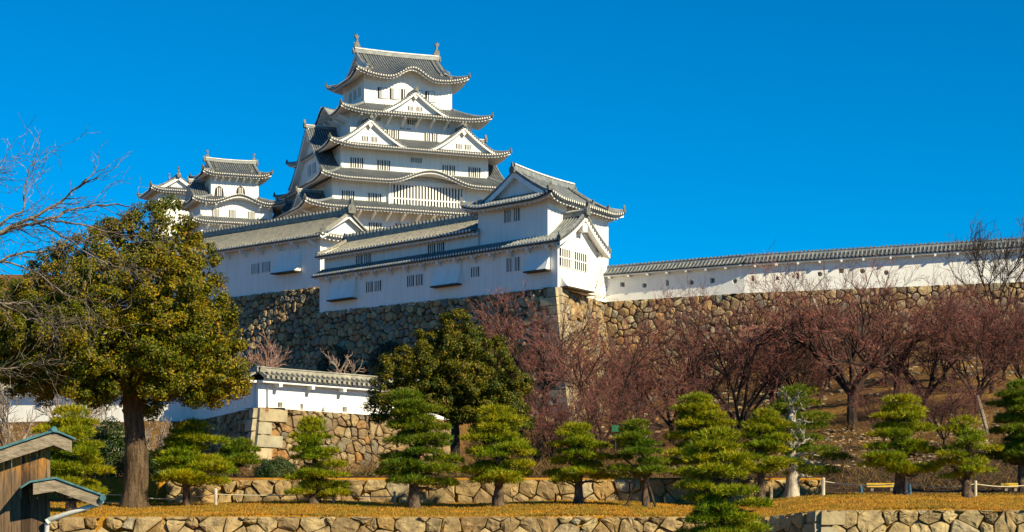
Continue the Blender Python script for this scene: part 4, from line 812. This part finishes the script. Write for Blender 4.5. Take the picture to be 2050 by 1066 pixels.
def pine(label, px, D, top, left, right, seed, lev=6, step=.50, needle='needle', bark='bark_pine', lean=0., zb=None, dens=250, low=.18, pale=False, tr=.13, group=None):
    global rng
    keep_rng = rng; rng = np.random.default_rng(seed); x = (px - CX) / F_PX * D; zb = float(gz(x, D)) if zb is None else zb; H = CAMZ + (HZ - top) / F_PX * D - zb - .1
    wl, wr = (px - left + 9) / F_PX * D, (right - px + 9) / F_PX * D; root = world_thing('pine_tree', label, 'pine tree', (x, D, zb), group)
    lev = max(4, int(round(H * (1 - low) / step)) + 1); hs_ = np.linspace(-.15, H * .97, 12); ph = rng.uniform(0, 6); wob = .16 * np.sin(hs_ / H * 7 + ph) * (hs_ / H) + lean * hs_ / H
    tp = np.stack([x + wob - wob[0], D + .10 * np.cos(hs_ / H * 6 + ph), zb + hs_], -1); mt = MB(); mt.tube(tp, tr * (1.15 - .85 * hs_ / hs_[-1]) + tr * .5 * np.exp(-np.clip(hs_, 0, 9) / .12), 9, 0, .08)
    pads = []
    W_m = (wl + wr) / 2; n = int(lev * (3.0 if pale else 3.7)); a0 = rng.uniform(0, 6.28)
    for i in range(n + 1):
        f = low + (1 - low) * min(1, max(0, (i + rng.normal(0, .6)) / n)); f = 1 if i == n else min(f, .93); z = zb + H * f; env = .30 + .70 * min(1, ((1 - f) / (1 - low)) ** .55 * 1.05)
        c = np.array([np.interp(z, tp[:, 2], tp[:, 0]), np.interp(z, tp[:, 2], tp[:, 1])]); s_ = W_m * (.33 + .17 * (1 - f)) * rng.uniform(.8, 1.25)
        if i == n: pads.append((c[0] + rng.normal(0, .06), c[1], z, W_m * .36, W_m * .34, W_m * .15)); continue
        a = a0 + i * 2.4 + rng.normal(0, .3); w_ = wr if math.cos(a) > 0 else wl; rad = max(.08, env * w_ - s_ * .75) * (rng.uniform(.8, 1.05) if i % 4 else rng.uniform(.3, .6))
        e = np.array((c[0] + math.cos(a) * rad, c[1] + math.sin(a) * rad * .9, z)); e[1] += .18 if pale else 0; pads.append((*e, s_, s_ * .9, s_ * rng.uniform(.17, .27)))
        t = np.linspace(0, 1, 6)[:, None]; st = np.array((c[0], c[1], z - .12 - .16 * rad)); pp = st * (1 - t) + (e - (0, 0, .06)) * t; pp[:, 2] += .10 * np.sin(t[:, 0] * 5 + a) * rad; pp[:, :2] += rng.normal(0, .04, (6, 2)) * np.sin(t * np.pi)
        mt.tube(pp, np.linspace(tr * (.62 if pale else .42), .018, 6), 6, 0, .06)
        if pale:
            for q in range(3): o = pp[3 + q % 2]; tt = o + np.array((rng.normal(0, .2), rng.normal(0, .2) - .1, rng.uniform(.1, .3))); mt.tube([o, (o + tt) / 2 + rng.normal(0, .03, 3), tt], [.03, .022, .01], 5)
    if pale:
        for hh, ln_, q in ((.5, .8, .06), (.62, .75, .055), (.72, .7, .05), (.82, .6, .045), (.92, .55, .04), (.98, .5, .04)):
            i = int(hh * 11); o = tp[i]; sg = rng.choice((-1, 1)); d = nrm((sg * rng.uniform(.3, 1.0), -rng.uniform(.3, .8), rng.uniform(.5, 1.0)))
            gg = grow(np.zeros(3), [(o, d, ln_ * rng.uniform(.8, 1.1), q)], 3, (4, 3), .55, .3, .25, .8, 4, .55, int(rng.integers(999))); mt.segs(gg[1], gg[2], np.maximum(gg[3], .012), np.maximum(gg[4], .009), 0, 5)
    mt.build('trunk', [M[bark]], root, True); pads_mesh(pads, dens).build('crown', [M[needle]], root); rng = keep_rng; return root
pine('low clipped pine rising behind the wooden hut roof', 140, 53, 822, 62, 228, 101, 7, low=.2)
pine('wide bushy pine beside the thick evergreen trunk, touching the rope', 372, 58, 850, 318, 478, 102, 6, low=.30, tr=.11)
pine('thin small pine with bare bent trunk below the lower wall corner', 470, 66, 884, 432, 522, 103, 4, low=.35, tr=.07, needle='needle_dark')
pine('slender tiered pine in front of the round clipped bush', 628, 57, 842, 578, 692, 104, 7, low=.06, tr=.13)
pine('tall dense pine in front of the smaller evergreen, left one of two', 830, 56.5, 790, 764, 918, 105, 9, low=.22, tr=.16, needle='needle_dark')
pine('open tiered pine in front of the smaller evergreen with bare trunk showing', 998, 57, 822, 926, 1086, 106, 7, low=.27, tr=.15)
pine('compact pine propped by stakes below the reddish bare trees', 1160, 57, 855, 1094, 1228, 107, 6, low=.30, tr=.13)
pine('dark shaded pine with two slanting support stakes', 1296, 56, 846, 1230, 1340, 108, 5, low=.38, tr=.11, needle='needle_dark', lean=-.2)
pine('tall broad pine behind the front pine, between dark and pale pines', 1400, 59, 797, 1322, 1470, 109, 8, low=.30, tr=.14)
pine('bright pine growing on the low ground in front of the retaining wall', 1440, 46, 868, 1352, 1545, 110, 7, low=.30, tr=.16, zb=0.0)
pine('leafy pine on straight dark trunk left of the pale branched pine', 1522, 57, 826, 1472, 1590, 111, 7, low=.36, tr=.13)
pine('pine with whitish bare trunk and twisting pale branches', 1585, 58, 782, 1520, 1692, 112, 7, low=.24, tr=.20, bark='bark_pale', pale=True, dens=130, needle='needle_dark')
pine('neat tiered pine beside the yellow board and blue sleeved stake', 1800, 57, 800, 1728, 1884, 113, 8, low=.26, tr=.14)
pine('thin open pine with small separate tufts on rough trunk', 1938, 56, 842, 1868, 1998, 114, 6, low=.28, tr=.13, dens=170)
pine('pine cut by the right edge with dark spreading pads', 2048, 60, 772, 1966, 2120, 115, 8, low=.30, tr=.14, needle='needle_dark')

def bare_meshes(root, g, split, mats, thin=.0):
    lev, a, b, r0, r1 = g; r0, r1 = np.maximum(r0, thin), np.maximum(r1, thin); s_ = lev <= split
    mb = MB(); mb.segs(a[s_], b[s_], r0[s_], r1[s_], 0, 7); mb.build('trunk', [mats[0]], root)
    mb = MB(); mb.segs(a[~s_], b[~s_], r0[~s_], r1[~s_], 0, 3); mb.build('twigs', [mats[1]], root)
def bare_tree(label, px, D, h, spread, seed, mats, nst=4, dz=0, thin=.011, kids=(6, 6, 6, 4), levels=5, up=.3, group=None, name='bare_tree', r0=.16, trunk=.3, lean=0, zb=None, ang=.7, limb=.40):
    x = (px - CX) / F_PX * D; z = float(gz(x, D)) + dz if zb is None else zb; root = world_thing(name, label, 'bare tree', (x, D, z), group); r = np.random.default_rng(seed); st = []
    for i in range(nst): a = 2 * np.pi * i / nst + r.uniform(-.4, .4); s_ = spread / h * r.uniform(.6, 1.15); st.append(((0, 0, trunk * h * .9), (math.cos(a) * s_ + lean, math.sin(a) * s_ * .8, 1), h * limb * r.uniform(.8, 1.15), r0 * r.uniform(.55, .8)))
    g = grow(np.array((x, D, z)), st, levels, kids, .60, up, .15, ang, 4, .52, seed)
    mb = np.linspace(0, 1, 5); tz = np.array([(x, D, z - .3)]); n = 5
    tp = np.stack([np.full(n, x) + lean * mb * trunk * h * .3, np.full(n, D), z - .3 + mb * (trunk * h * .95 + .3)], -1); rr = r0 * (1.25 - .3 * mb)
    g = [np.concatenate([g[0], np.zeros(n - 1, int)]), np.concatenate([g[1], tp[:-1]]), np.concatenate([g[2], tp[1:]]), np.concatenate([g[3], rr[:-1]]), np.concatenate([g[4], rr[1:]])]
    bare_meshes(root, g, min(2, levels - 2), mats, thin); return root
RED = (M['bark_dark'], M['twig_red'])
RT = [('wide reddish bare tree with several stems in front of the lit rampart corner', 1205, 97, 8.8, 5.6, 6, .10), ('twiggy reddish bare tree before the shaded rampart beside the smaller evergreen', 1085, 106, 8.4, 5.6, 5, .12),
      ('multi stemmed dark bare tree left of the pale branched pine', 1480, 100, 9.8, 6.4, 6, .08), ('bare tree with thick dark upright trunk and red twigs', 1706, 96, 7.0, 7.0, 5, .30), ('slanting bare tree above the neat tiered pine', 1850, 99, 7.9, 6.6, 5, .12)]
protos = [bare_tree(lb_, px, D, h, s_, 40 + i, RED, ns, 0, .0072, (6, 5, 5, 6), r0=.14 if tk < .25 else .26, trunk=tk, up=.10, ang=.66, limb=.43, group='bare trees on the slope below the right rampart') for i, (lb_, px, D, h, s_, ns, tk) in enumerate(RT)]
def copy_tree(src, label, px, D, sc_, rz):
    r_ = src.copy(); COL.objects.link(r_); x = (px - CX) / F_PX * D; r_.location = (x, D, float(gz(x, D))); r_.scale = (sc_,) * 3; r_.rotation_euler = (0, 0, rz); r_['label'] = label
    for ch in src.children: c_ = ch.copy(); COL.objects.link(c_); c_.parent = r_
    return r_
for pi, lb_, px, D, sc_, rz in ((4, 'reddish bare tree between the corner tree and the multi stemmed dark one', 1345, 104, 1.04, 2.0), (2, 'reddish bare tree rising behind the top of the pale branched pine', 1600, 104, .95, 1.2), (0, 'bare tree behind the leaning grey pole', 1955, 97, .88, 2.4),
      (4, 'reddish bare tree nearest the right edge below the long wall', 2060, 99, .88, 4.0), (1, 'small dark bare tree low among the pines under the rampart corner', 1110, 90, .55, 1.0), (1, 'slim red bare tree high on the slope left of the multi stemmed one', 1410, 118, .95, 2.7), (4, 'upper red bare tree on the slope behind the thick dark trunk', 1775, 116, .72, 3.3),
      (0, 'upper red bare tree on the slope right of the multi stemmed one', 1545, 118, .86, .9), (2, 'upper red bare tree high on the slope near the leaning pale stick', 1660, 122, .68, 5.0), (1, 'upper red bare tree high on the slope at the right under the black tree', 1890, 116, .72, 4.4), (0, 'reddish bare tree close against the lit rampart right of its corner', 1280, 118, .74, 3.6),
      (2, 'low bare thicket tree behind the compact pine', 1170, 86, .42, 2.2), (4, 'low bare thicket tree behind the tall broad pine', 1400, 88, .45, 1.4), (1, 'low bare thicket tree behind the neat tiered pine', 1770, 86, .42, 3.0), (0, 'low bare thicket tree behind the thin open pine', 1890, 84, .42, 5.2),
      (2, 'low bare thicket tree behind the dark shaded pine', 1275, 88, .45, 3.7), (0, 'upper bare tree on the slope at the right edge', 2010, 114, .75, 2.9), (1, 'bare tree halfway up the slope just left of the thick dark trunk', 1640, 110, .8, 3.9), (3, 'bare tree halfway up the slope just right of the thick dark trunk', 1795, 108, .75, 2.2), (2, 'bare tree low at the foot of the lit rampart corner', 1235, 112, .66, 5.1), (4, 'bare tree halfway up the slope under the leaning pale stick', 1560, 108, .8, 4.6), (0, 'bare tree at the foot of the shaded rampart right of the smaller evergreen', 1060, 112, .8, 5.6), (1, 'bare tree halfway up the slope at the right edge', 1985, 107, .85, .6)): copy_tree(protos[pi], lb_, px, D, sc_, rz)
bare_tree('nearly black bare tree reaching above the long wall', 1995, 136, 8.2, 4.4, 71, (M['bark_dark'], M['twig_dark']), 4, 0, .012, (5, 5, 5, 3), r0=.14, trunk=.2, limb=.5, ang=.65)
bare_tree('small pale bare tree standing just behind the low wall coping', 700, 104, 3.6, 2.0, 72, (M['bark_pale'], M['twig_pink']), 3, 0, .012, (4, 4, 4), 4, r0=.07, trunk=.25)
bare_tree('pinkish bare tree beside the big evergreen before the shaded rampart', 522, 112, 6.2, 3.2, 73, (M['twig_pink'], M['twig_pink']), 4, 0, .012, (5, 5, 4), 4, r0=.09, trunk=.15)
bare_tree('reddish bare tree between the small keep and the gallery roof', 492, 225, 6.5, 3.2, 74, (M['twig_pink'], M['twig_pink']), 5, 0, .018, (5, 5, 4), 4, r0=.1, trunk=.2, zb=30.2)
for i, (lb_, px, D, h) in enumerate((('grey bare tree behind the hut at the left edge', 20, 78, 4.6), ('grey bare tree between hut and thick evergreen trunk', 128, 80, 4.8), ('grey bare tree close behind the thick evergreen trunk', 208, 84, 4.4), ('low grey bare shrub right of the thick evergreen trunk', 325, 76, 2.6))):
    bare_tree(lb_, px, D, h, h * .55, 80 + i, (M['twig_grey'], M['twig_grey']), 4, 0, .010, (5, 5, 4), 4, r0=.10, trunk=.12, group='grey bare trees behind the hut and thick trunk')
for i, (px, py) in enumerate(((1533, 565), (1592, 562))): bare_tree(('wispy sapling' if i == 0 else 'tiny sapling') + (' rooted at the foot of the long white wall' if i == 0 else ' right of the wispy one at the long wall foot'), px, 153 - i, 2.4 - i, .8, 90 + i, (M['twig_pink'], M['twig_pink']), 3, 0, .012, (4, 3), 3, r0=.03, trunk=.2, zb=20.3)
# bare tree whose trunk stands outside the left edge, branches reaching in
D0 = 47; bt = world_thing('bare_tree', 'leafless tree reaching in from the left edge with long pale twigs', 'bare tree', (-17.0, D0, 0)); st = []; mb = MB()
mb.tube([(-17, D0, -.2), (-16.9, D0, 2.5), (-16.6, D0, 5.0), (-16.2, D0, 7.0), (-15.6, D0, 9.5)], [.42, .34, .3, .22, .1], 12, 0, .06); gs = []
for pl, r0, up in (([(-190, 600), (-60, 500), (0, 462), (60, 438), (130, 402), (168, 362)], .10, .1), ([(-200, 560), (-40, 530), (0, 522), (60, 505), (125, 497), (205, 468)], .075, .05), ([(-60, 500), (20, 458), (95, 440), (150, 418), (232, 408)], .075, .0), ([(-190, 640), (-40, 606), (0, 605), (50, 607), (88, 618)], .075, .1), ([(-60, 505), (10, 440), (50, 420), (48, 360), (70, 326)], .055, .0), ([(-200, 690), (-40, 745), (30, 738), (75, 725)], .05, .2), ([(-150, 420), (-40, 380), (-8, 345)], .05, .1), ([(0, 522), (60, 540), (130, 590), (170, 600)], .04, -.2), ([(60, 438), (120, 470), (200, 520), (260, 545)], .045, -.2), ([(100, 440), (170, 450), (240, 470), (300, 480)], .04, -.1), ([(0, 605), (60, 640), (110, 650), (150, 640)], .035, .0)):
    P = np.array([at(a, b, D0 + (0 if k == 0 else rng.normal(0, .15))) for k, (a, b) in enumerate(pl)]); t = np.linspace(0, 1, len(P)); tt = np.linspace(0, 1, 18); P = np.stack([np.interp(tt, t, P[:, i]) for i in range(3)], -1); P[1:-1] += rng.normal(0, .025, (16, 3))
    mb.tube(P, np.linspace(r0 * .72, r0 * .2, 18), 8, 0, .06); Dr = np.gradient(P, axis=0)
    for k in range(2, 18):
        for _ in range(1 if k % 5 else 2):
            d = nrm(Dr[k]) + np.array((rng.uniform(.2, .9), rng.normal(0, .4), rng.normal(-.28, .5))); st.append((P[k], d, rng.uniform(.4, 1.0), r0 * .24))
mb.build('trunk', [M['bark_limb']], bt, True); g = grow(np.zeros(3), st, 3, (2, 2), .72, -.02, .17, .75, 6, .55, 99); mb = MB(); mb.segs(g[1], g[2], np.maximum(g[3] * .8, .0062), np.maximum(g[4] * .8, .0045), 0, 3); mb.build('twigs', [M['twig_limb']], bt)

def shrub(label, px, D, zc, rx, ry, rz, leaf, n, m='hedge', name='shrub'):
    x = (px - CX) / F_PX * D; zb = float(gz(x, D)); root = world_thing(name, label, 'shrub', (x, D, zb)); mb = MB(); d = unit(n); d[:, 2] = np.abs(d[:, 2]); rr = rng.uniform(.82, 1.03, n)[:, None]; lump = 1 + .08 * np.sin(d[:, :1] * 9 + d[:, 2:] * 7)
    leaf_quads(mb, np.array((x, D, zb + zc)) + d * rr * lump * np.array((rx, ry, rz)), d, leaf); k = n // 3; leaf_quads(mb, np.array((x, D, zb + zc)) + unit(k) * np.array((rx, ry, rz)) * .75, unit(k), leaf * 2)
    mb.build('foliage', [M[m]], root); mb = MB(); mb.tube([(x, D, zb - .1), (x, D, zb + zc + rz * .3)], [.06, .03], 6); mb.build('stem', [M['bark_dark']], root)
shrub('round clipped green bush beside the slender tiered pine', 555, 64, .0, .88, .7, .72, .05, 9000)
shrub('dark green hedge shrub behind the thick evergreen trunk', 215, 63.5, .1, 1.5, .8, 1.9, .09, 9000)
shrub('dark green shrub hugging the right side of the thick evergreen trunk', 316, 62.5, .0, .5, .5, 1.0, .08, 3500)
shrub('low dark shrub between the hut and the bushy pine', 120, 64, .0, 1.4, .8, 1.0, .08, 5000)
for i, (px, D, r, lb_) in enumerate(((655, 66, .35, 'small green tuft at the foot of the lower stone base'), (730, 68, .4, 'low green plant right of the slender tiered pine'), (1550, 100, .8, 'green weed clump above the pale branched pine'))): shrub(lb_, px, D, 0, r * 1.5, r, r * .6, .07, 1500)
def blades(name, x0, x1, y0, y1, n, h, m):
    X, Y = rng.uniform(x0, x1, n), rng.uniform(y0, y1, n); Z = gz(X, Y); P = np.stack([X, Y, Z - .01], -1); a = rng.uniform(0, 6.28, n); s_ = np.stack([np.cos(a), np.sin(a), 0 * a], -1) * .016; L = h * rng.uniform(.4, 1.3, n)[:, None]; t = np.stack([rng.normal(0, .5, n), rng.normal(0, .5, n), np.ones(n)], -1) * L
    V = np.stack([P - s_, P + s_, P + t], 1).reshape(-1, 3); mb = MB(); mb.add(V, np.arange(3 * n).reshape(-1, 3)); o = mb.build(name, [M[m]]); tag(o, 'short dry winter grass on the bank above the front wall', 'grass', kind='stuff')
blades('dry_grass', -17, 8.2, 50.30, 60.1, 60000, .06, 'blade')
blades('dry_grass', 8.3, 18, 47.55, 60, 22000, .05, 'blade')
blades('dry_grass', -17, 7.1, 50.22, 50.5, 9000, .09, 'blade')
blades('dry_grass', 8.2, 18, 47.42, 47.7, 4000, .08, 'blade')
# creepers on the shaded rampart foot
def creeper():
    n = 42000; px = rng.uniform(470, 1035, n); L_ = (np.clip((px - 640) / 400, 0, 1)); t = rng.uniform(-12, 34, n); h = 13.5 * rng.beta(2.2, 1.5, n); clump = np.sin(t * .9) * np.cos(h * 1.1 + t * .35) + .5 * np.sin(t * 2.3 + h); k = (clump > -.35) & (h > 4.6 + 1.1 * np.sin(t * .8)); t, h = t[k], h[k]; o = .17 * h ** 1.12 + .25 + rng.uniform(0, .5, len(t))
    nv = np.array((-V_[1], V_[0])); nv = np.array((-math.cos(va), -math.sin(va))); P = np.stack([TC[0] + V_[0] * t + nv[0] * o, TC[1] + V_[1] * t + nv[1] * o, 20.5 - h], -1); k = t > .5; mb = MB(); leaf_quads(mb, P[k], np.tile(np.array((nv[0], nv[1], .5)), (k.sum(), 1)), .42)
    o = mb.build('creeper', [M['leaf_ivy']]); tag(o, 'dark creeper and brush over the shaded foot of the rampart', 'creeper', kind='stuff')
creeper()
def brush(n, x0, x1, y0, y1):
    X, Y = rng.uniform(x0, x1, n), rng.uniform(y0, y1, n); k = np.sin(X * .9 + Y * .3) + np.sin(Y * .7 - X * .4) + rng.normal(0, .5, n) > -.2; X, Y = X[k], Y[k]; P = np.stack([X, Y, gz(X, Y)], -1); n = len(X); d = np.stack([rng.normal(0, .5, n), rng.normal(0, .5, n), rng.uniform(.2, 1, n)], -1); L = rng.uniform(.2, .9, n)[:, None]; E = P + d * L
    m_ = P + d * L * .6; d2 = d + rng.normal(0, .5, (n, 3)); mb = MB(); r_ = np.full(n, .010); mb.segs(P, E, r_, r_ * .5); mb.segs(m_, m_ + d2 * L * .5, r_ * .7, r_ * .4); leaf_quads(mb, P + np.array((0, 0, .02)) + rng.normal(0, .25, (n, 3)) * np.array((1, 1, .15)), np.tile(np.array((0, 0, 1.)), (n, 1)), .11)
    tag(mb.build('brush', [M['twig_brush']]), 'dry brush and fallen leaves on the dark ground behind the pines', 'brush', kind='stuff')
brush(16000, -14, 30, 62, 100)
# loose stones on the slope
def rubble(n, x0, x1, y0, y1, smin, smax):
    mb = MB(); g = (1 + 5 ** .5) / 2; ico = np.array([(-1, g, 0), (1, g, 0), (-1, -g, 0), (1, -g, 0), (0, -1, g), (0, 1, g), (0, -1, -g), (0, 1, -g), (g, 0, -1), (g, 0, 1), (-g, 0, -1), (-g, 0, 1)]) / 1.9
    F = [(0, 11, 5), (0, 5, 1), (0, 1, 7), (0, 7, 10), (0, 10, 11), (1, 5, 9), (5, 11, 4), (11, 10, 2), (10, 7, 6), (7, 1, 8), (3, 9, 4), (3, 4, 2), (3, 2, 6), (3, 6, 8), (3, 8, 9), (4, 9, 5), (2, 4, 11), (6, 2, 10), (8, 6, 7), (9, 8, 1)]
    X, Y = rng.uniform(x0, x1, n), rng.uniform(y0, y1, n); Z = gz(X, Y); s_ = rng.uniform(smin, smax, n) ** 1.0
    V = ico[None] * s_[:, None, None] * rng.uniform(.6, 1.3, (n, 1, 3)) * np.array((1, 1, .6)) * rng.uniform(.75, 1.25, (n, 12, 1)) + np.stack([X, Y, Z], -1)[:, None]; mb.add(V.reshape(-1, 3), (np.array(F)[None] + 12 * np.arange(n)[:, None, None]).reshape(-1, 3)); return mb
mb = rubble(3200, 6, 34, 76, 98, .04, .15); mb2 = rubble(500, 2, 36, 112, 146, .10, .30); mb3 = rubble(900, -20, 4, 106, 130, .15, .5)
for q in (mb2, mb3):
    for V_q, F_q in zip(q.v, q.f): mb.add(V_q, F_q[0], 0)
tag(mb.build('rubble', [M['stone']]), 'loose stones scattered on the brown slope below the ramparts', 'rubble', kind='stuff')

# ------------------------------------------------------------------ wooden hut in the lower left corner
HL = at(101, 1000, 36); hut = thing('wooden_hut', 'weathered plank hut with teal roof edges, awning and white drainpipe', 'hut', (HL[0], HL[1], 0), R(17)); hb_ = 100 / 1.0
def prism_roof(mb, prof, y0, y1, th, m):                       # prof: list of (x, z), swept along y
    top = np.array(prof, float)
    for (xa, za), (xb, zb) in zip(top[:-1], top[1:]): mb.hexa([(xa, y0, za - th), (xb, y0, zb - th), (xb, y1, zb - th), (xa, y1, za - th), (xa, y0, za), (xb, y0, zb), (xb, y1, zb), (xa, y1, za)], m)
mb = MB(); x = -3.2
while x < -.01:
    w_ = min(random.uniform(.14, .2), -x); z1 = 3.22 + (x + w_ * .5) * .36 - .05
    mb.box(x + .004, x + w_ - .004, 0 + random.uniform(0, .012), .05, 1.03, z1); x += w_
x = -3.2
while x < -.11:
    w_ = min(random.uniform(.15, .21), -.1 - x); mb.box(x + .004, x + w_ - .004, .012 + random.uniform(0, .012), .06, -.1, 1.02); x += w_
mb.box(-3.2, -.1, .065, 3.4, -.1, 2.0); y = .06
while y < 3.4: w_ = random.uniform(.15, .2); mb.box(-.05, -.002, y + .004, y + w_ - .004, -.1, 3.1); y += w_
mb.build('plank_wall', [M['planks']], hut)
mb = MB(); rp = [(-3.6, 2.10), (.0, 3.36), (.13, 3.36), (.47, 3.22)]; prism_roof(mb, rp, -.34, 3.9, .035, 0); mb.tube([(.06, -.36, 3.39), (.06, 3.9, 3.39)], .06, 8)
for yy in np.arange(.0, 3.8, .42): prism_roof(mb, [(a, b + .022) for a, b in rp], yy, yy + .03, .02, 0)
mb.build('roof', [M['teal']], hut)
mb = MB(); prism_roof(mb, [(-3.55, 2.06), (.05, 3.315), (.40, 3.17)], -.30, -.24, .24, 0); mb.build('bargeboard', [M['greywood']], hut)
mb = MB(); prism_roof(mb, [(-3.5, 2.0), (.05, 3.26), (.38, 3.12)], -.2, 3.8, .05, 0); mb.build('soffit', [M['timber']], hut)
for z in (1.07, 1.10):
    pass
aw = MB(); ap = [(-.60, 2.24), (-.42, 2.36), (.06, 2.44), (.98, 2.10)]; prism_roof(aw, ap, -.72, .9, .035, 0); awo = aw.build('awning_roof', [M['teal']], hut)
mb = MB(); prism_roof(mb, [(-.36, 2.33), (.06, 2.40), (.90, 2.09)], -.68, -.62, .24, 0); mb.build('awning_board', [M['greywood']], awo)
mb = MB(); prism_roof(mb, [(-.34, 2.24), (.06, 2.32), (.86, 2.03)], -.6, .85, .04, 0)
for yy in (-.3, .1, .5): mb.box(-.05, .8, yy, yy + .06, 1.96, 2.02)
mb.build('awning_soffit', [M['timber']], awo)
mb = MB(); mb.tube([(.97, -.78, 2.03), (.97, .92, 2.05)], .065, 10); mb.build('gutter', [M['teal']], awo)
mb = MB(); mb.tube([(.97, -.60, 2.05), (.96, -.60, 1.96), (.88, -.58, 1.90), (.4, -.4, 1.74), (-.02, -.18, 1.60), (-.07, -.12, 1.52), (-.08, -.10, 1.3), (-.08, -.10, -.1)], .052, 10)
for c in ((.88, -.58, 1.9), (-.05, -.15, 1.56)): mb.tube([np.array(c) - (.03, 0, .02), np.array(c) + (.03, 0, .02)], .066, 10)
mb.build('drainpipe', [M['pipe']], hut, True)

# ------------------------------------------------------------------ rope fences, stakes, boards
def rope_fence(label, posts, links, mname='post'):
    root = world_thing('rope_fence', label, 'fence', posts[0][0]); tops = []
    for p, h, r_, m in posts: mb = MB(); mb.tube([p - (0, 0, .1), p + (0, 0, h * .96), p + (0, 0, h)], [r_, r_, r_ * .8], 8); mb.build('post', [M[m]], root); tops.append(p + np.array((0, 0, h * .8)))
    for i, j, f, sg in links:
        a, b = tops[i] - (0, 0, .25 * f), tops[j] - (0, 0, .25 * f); t = np.linspace(0, 1, 12)[:, None]; pp = a * (1 - t) + b * t; pp[:, 2] -= sg * 4 * (t * (1 - t))[:, 0]; mb = MB(); mb.tube(pp, .016, 5); mb.build('rope', [M['rope']], root)
pp = [(np.array(gpt(px, D)), h, r_, 'post') for px, D, h, r_ in ((40, 58.5, .5, .04), (268, 57.5, .45, .035), (275, 57, .5, .04), (372, 58.6, .42, .03), (432, 57.5, .55, .05), (668, 57.5, .5, .05), (790, 58, .45, .04))]
rope_fence('rope strung between pale posts on the left of the grass strip', pp, [(0, 1, 0, .03), (0, 1, 1, .03), (2, 3, .2, .08), (3, 4, .2, .05), (4, 5, .3, .05), (5, 6, .3, .05)])
pp = [(np.array(gpt(px, D)), h, r_, 'post') for px, D, h, r_ in ((1648, 57, .57, .06), (1815, 57, .5, .05), (1953, 57.3, .5, .05), (2080, 58, .5, .05))]
rope_fence('rope strung between pale posts right of the terrace wall', pp, [(0, 1, 0, .1), (1, 2, 0, .12), (2, 3, 0, .1)])
def stake(label, a, b, r_=.04, m='post_dark', name='support_stake'):
    root = MB(); root.tube([a, (np.array(a) + np.array(b)) / 2 + .01, b], [r_, r_ * .97, r_ * .9], 7); tag(root.build(name, [M[m]]), label, 'stake')
stake('dark stake slanting left under the dark shaded pine', gpt(1253, 56), at(1272, 968, 56)); stake('dark stake slanting right under the dark shaded pine', gpt(1312, 56), at(1296, 965, 56))
stake('thin stake propping the compact pine', gpt(1147, 56.8), at(1158, 968, 57), .03); stake('short pale stump post right of the dark straight pine trunk', gpt(1543, 57.5), at(1543, 975, 57.5), .06, 'greywood')
stake('blue sleeved stake behind the neat tiered pine', gpt(1822, 58.5), at(1820, 968, 58.5), .05, 'blue'); stake('blue sleeved stake left of the yellow board', gpt(1725, 60), at(1722, 972, 60), .05, 'blue')
stake('pale slender pole rising among the pines by the tall broad pine', gpt(1437, 62), at(1437, 823, 62), .045, 'post', 'pole')
stake('thick grey pole leaning in front of the slope at right', gpt(1978, 88), at(1956, 792, 88), .10, 'greywood', 'leaning_pole')
stake('pale stick leaning on the rampart slope above the trees', at(1648, 645, 143), at(1625, 592, 144), .09, 'post', 'leaning_stick')
stake('short dark stake right of the tall dense pine', gpt(790, 58.6), at(789, 985, 58.6), .035); stake('dark stake at the left end below the compact pine', gpt(1112, 58.4), at(1112, 988, 58.4), .03); stake('dark stake left of the dark shaded pine', gpt(1212, 58.4), at(1211, 990, 58.4), .03)
stake('dark stake right of the dark shaded pine', gpt(1330, 58.4), at(1330, 996, 58.4), .03)
for lb_, px0, px1, D in (('yellow low board bench behind the rope left of the neat tiered pine', 1733, 1792, 62), ('yellow low board bench behind the rope at the right edge', 2001, 2040, 62)):
    a, b = gpt(px0, D), gpt(px1, D); root = world_thing('bench', lb_, 'bench', a); mb = MB(); zt_ = a[2] + .27; mb.box(a[0], b[0], D - .16, D + .16, zt_ - .06, zt_); mb.box(a[0] + .02, b[0] - .02, D - .15, D - .11, zt_ - .14, zt_ - .062); mb.build('seat', [M['yellow']], root)
    for q in (a[0] + .15, b[0] - .2): mb = MB(); mb.box(q, q + .1, D - .12, D + .12, a[2] - .05, zt_ - .062); mb.build('leg', [M['greywood']], root)
g = at(1232, 858, 66); root = world_thing('sign', 'small green board on a post among the pines below the rampart', 'sign', gpt(1232, 66)); mb = MB(); mb.box(g[0] - .13, g[0] + .13, g[1], g[1] + .03, g[2] - .12, g[2] + .12); mb.build('board', [M['green']], root); mb = MB(); mb.tube([gpt(1232, 66.06), g + (0, .06, 0)], .025, 6); mb.build('post', [M['post_dark']], root)
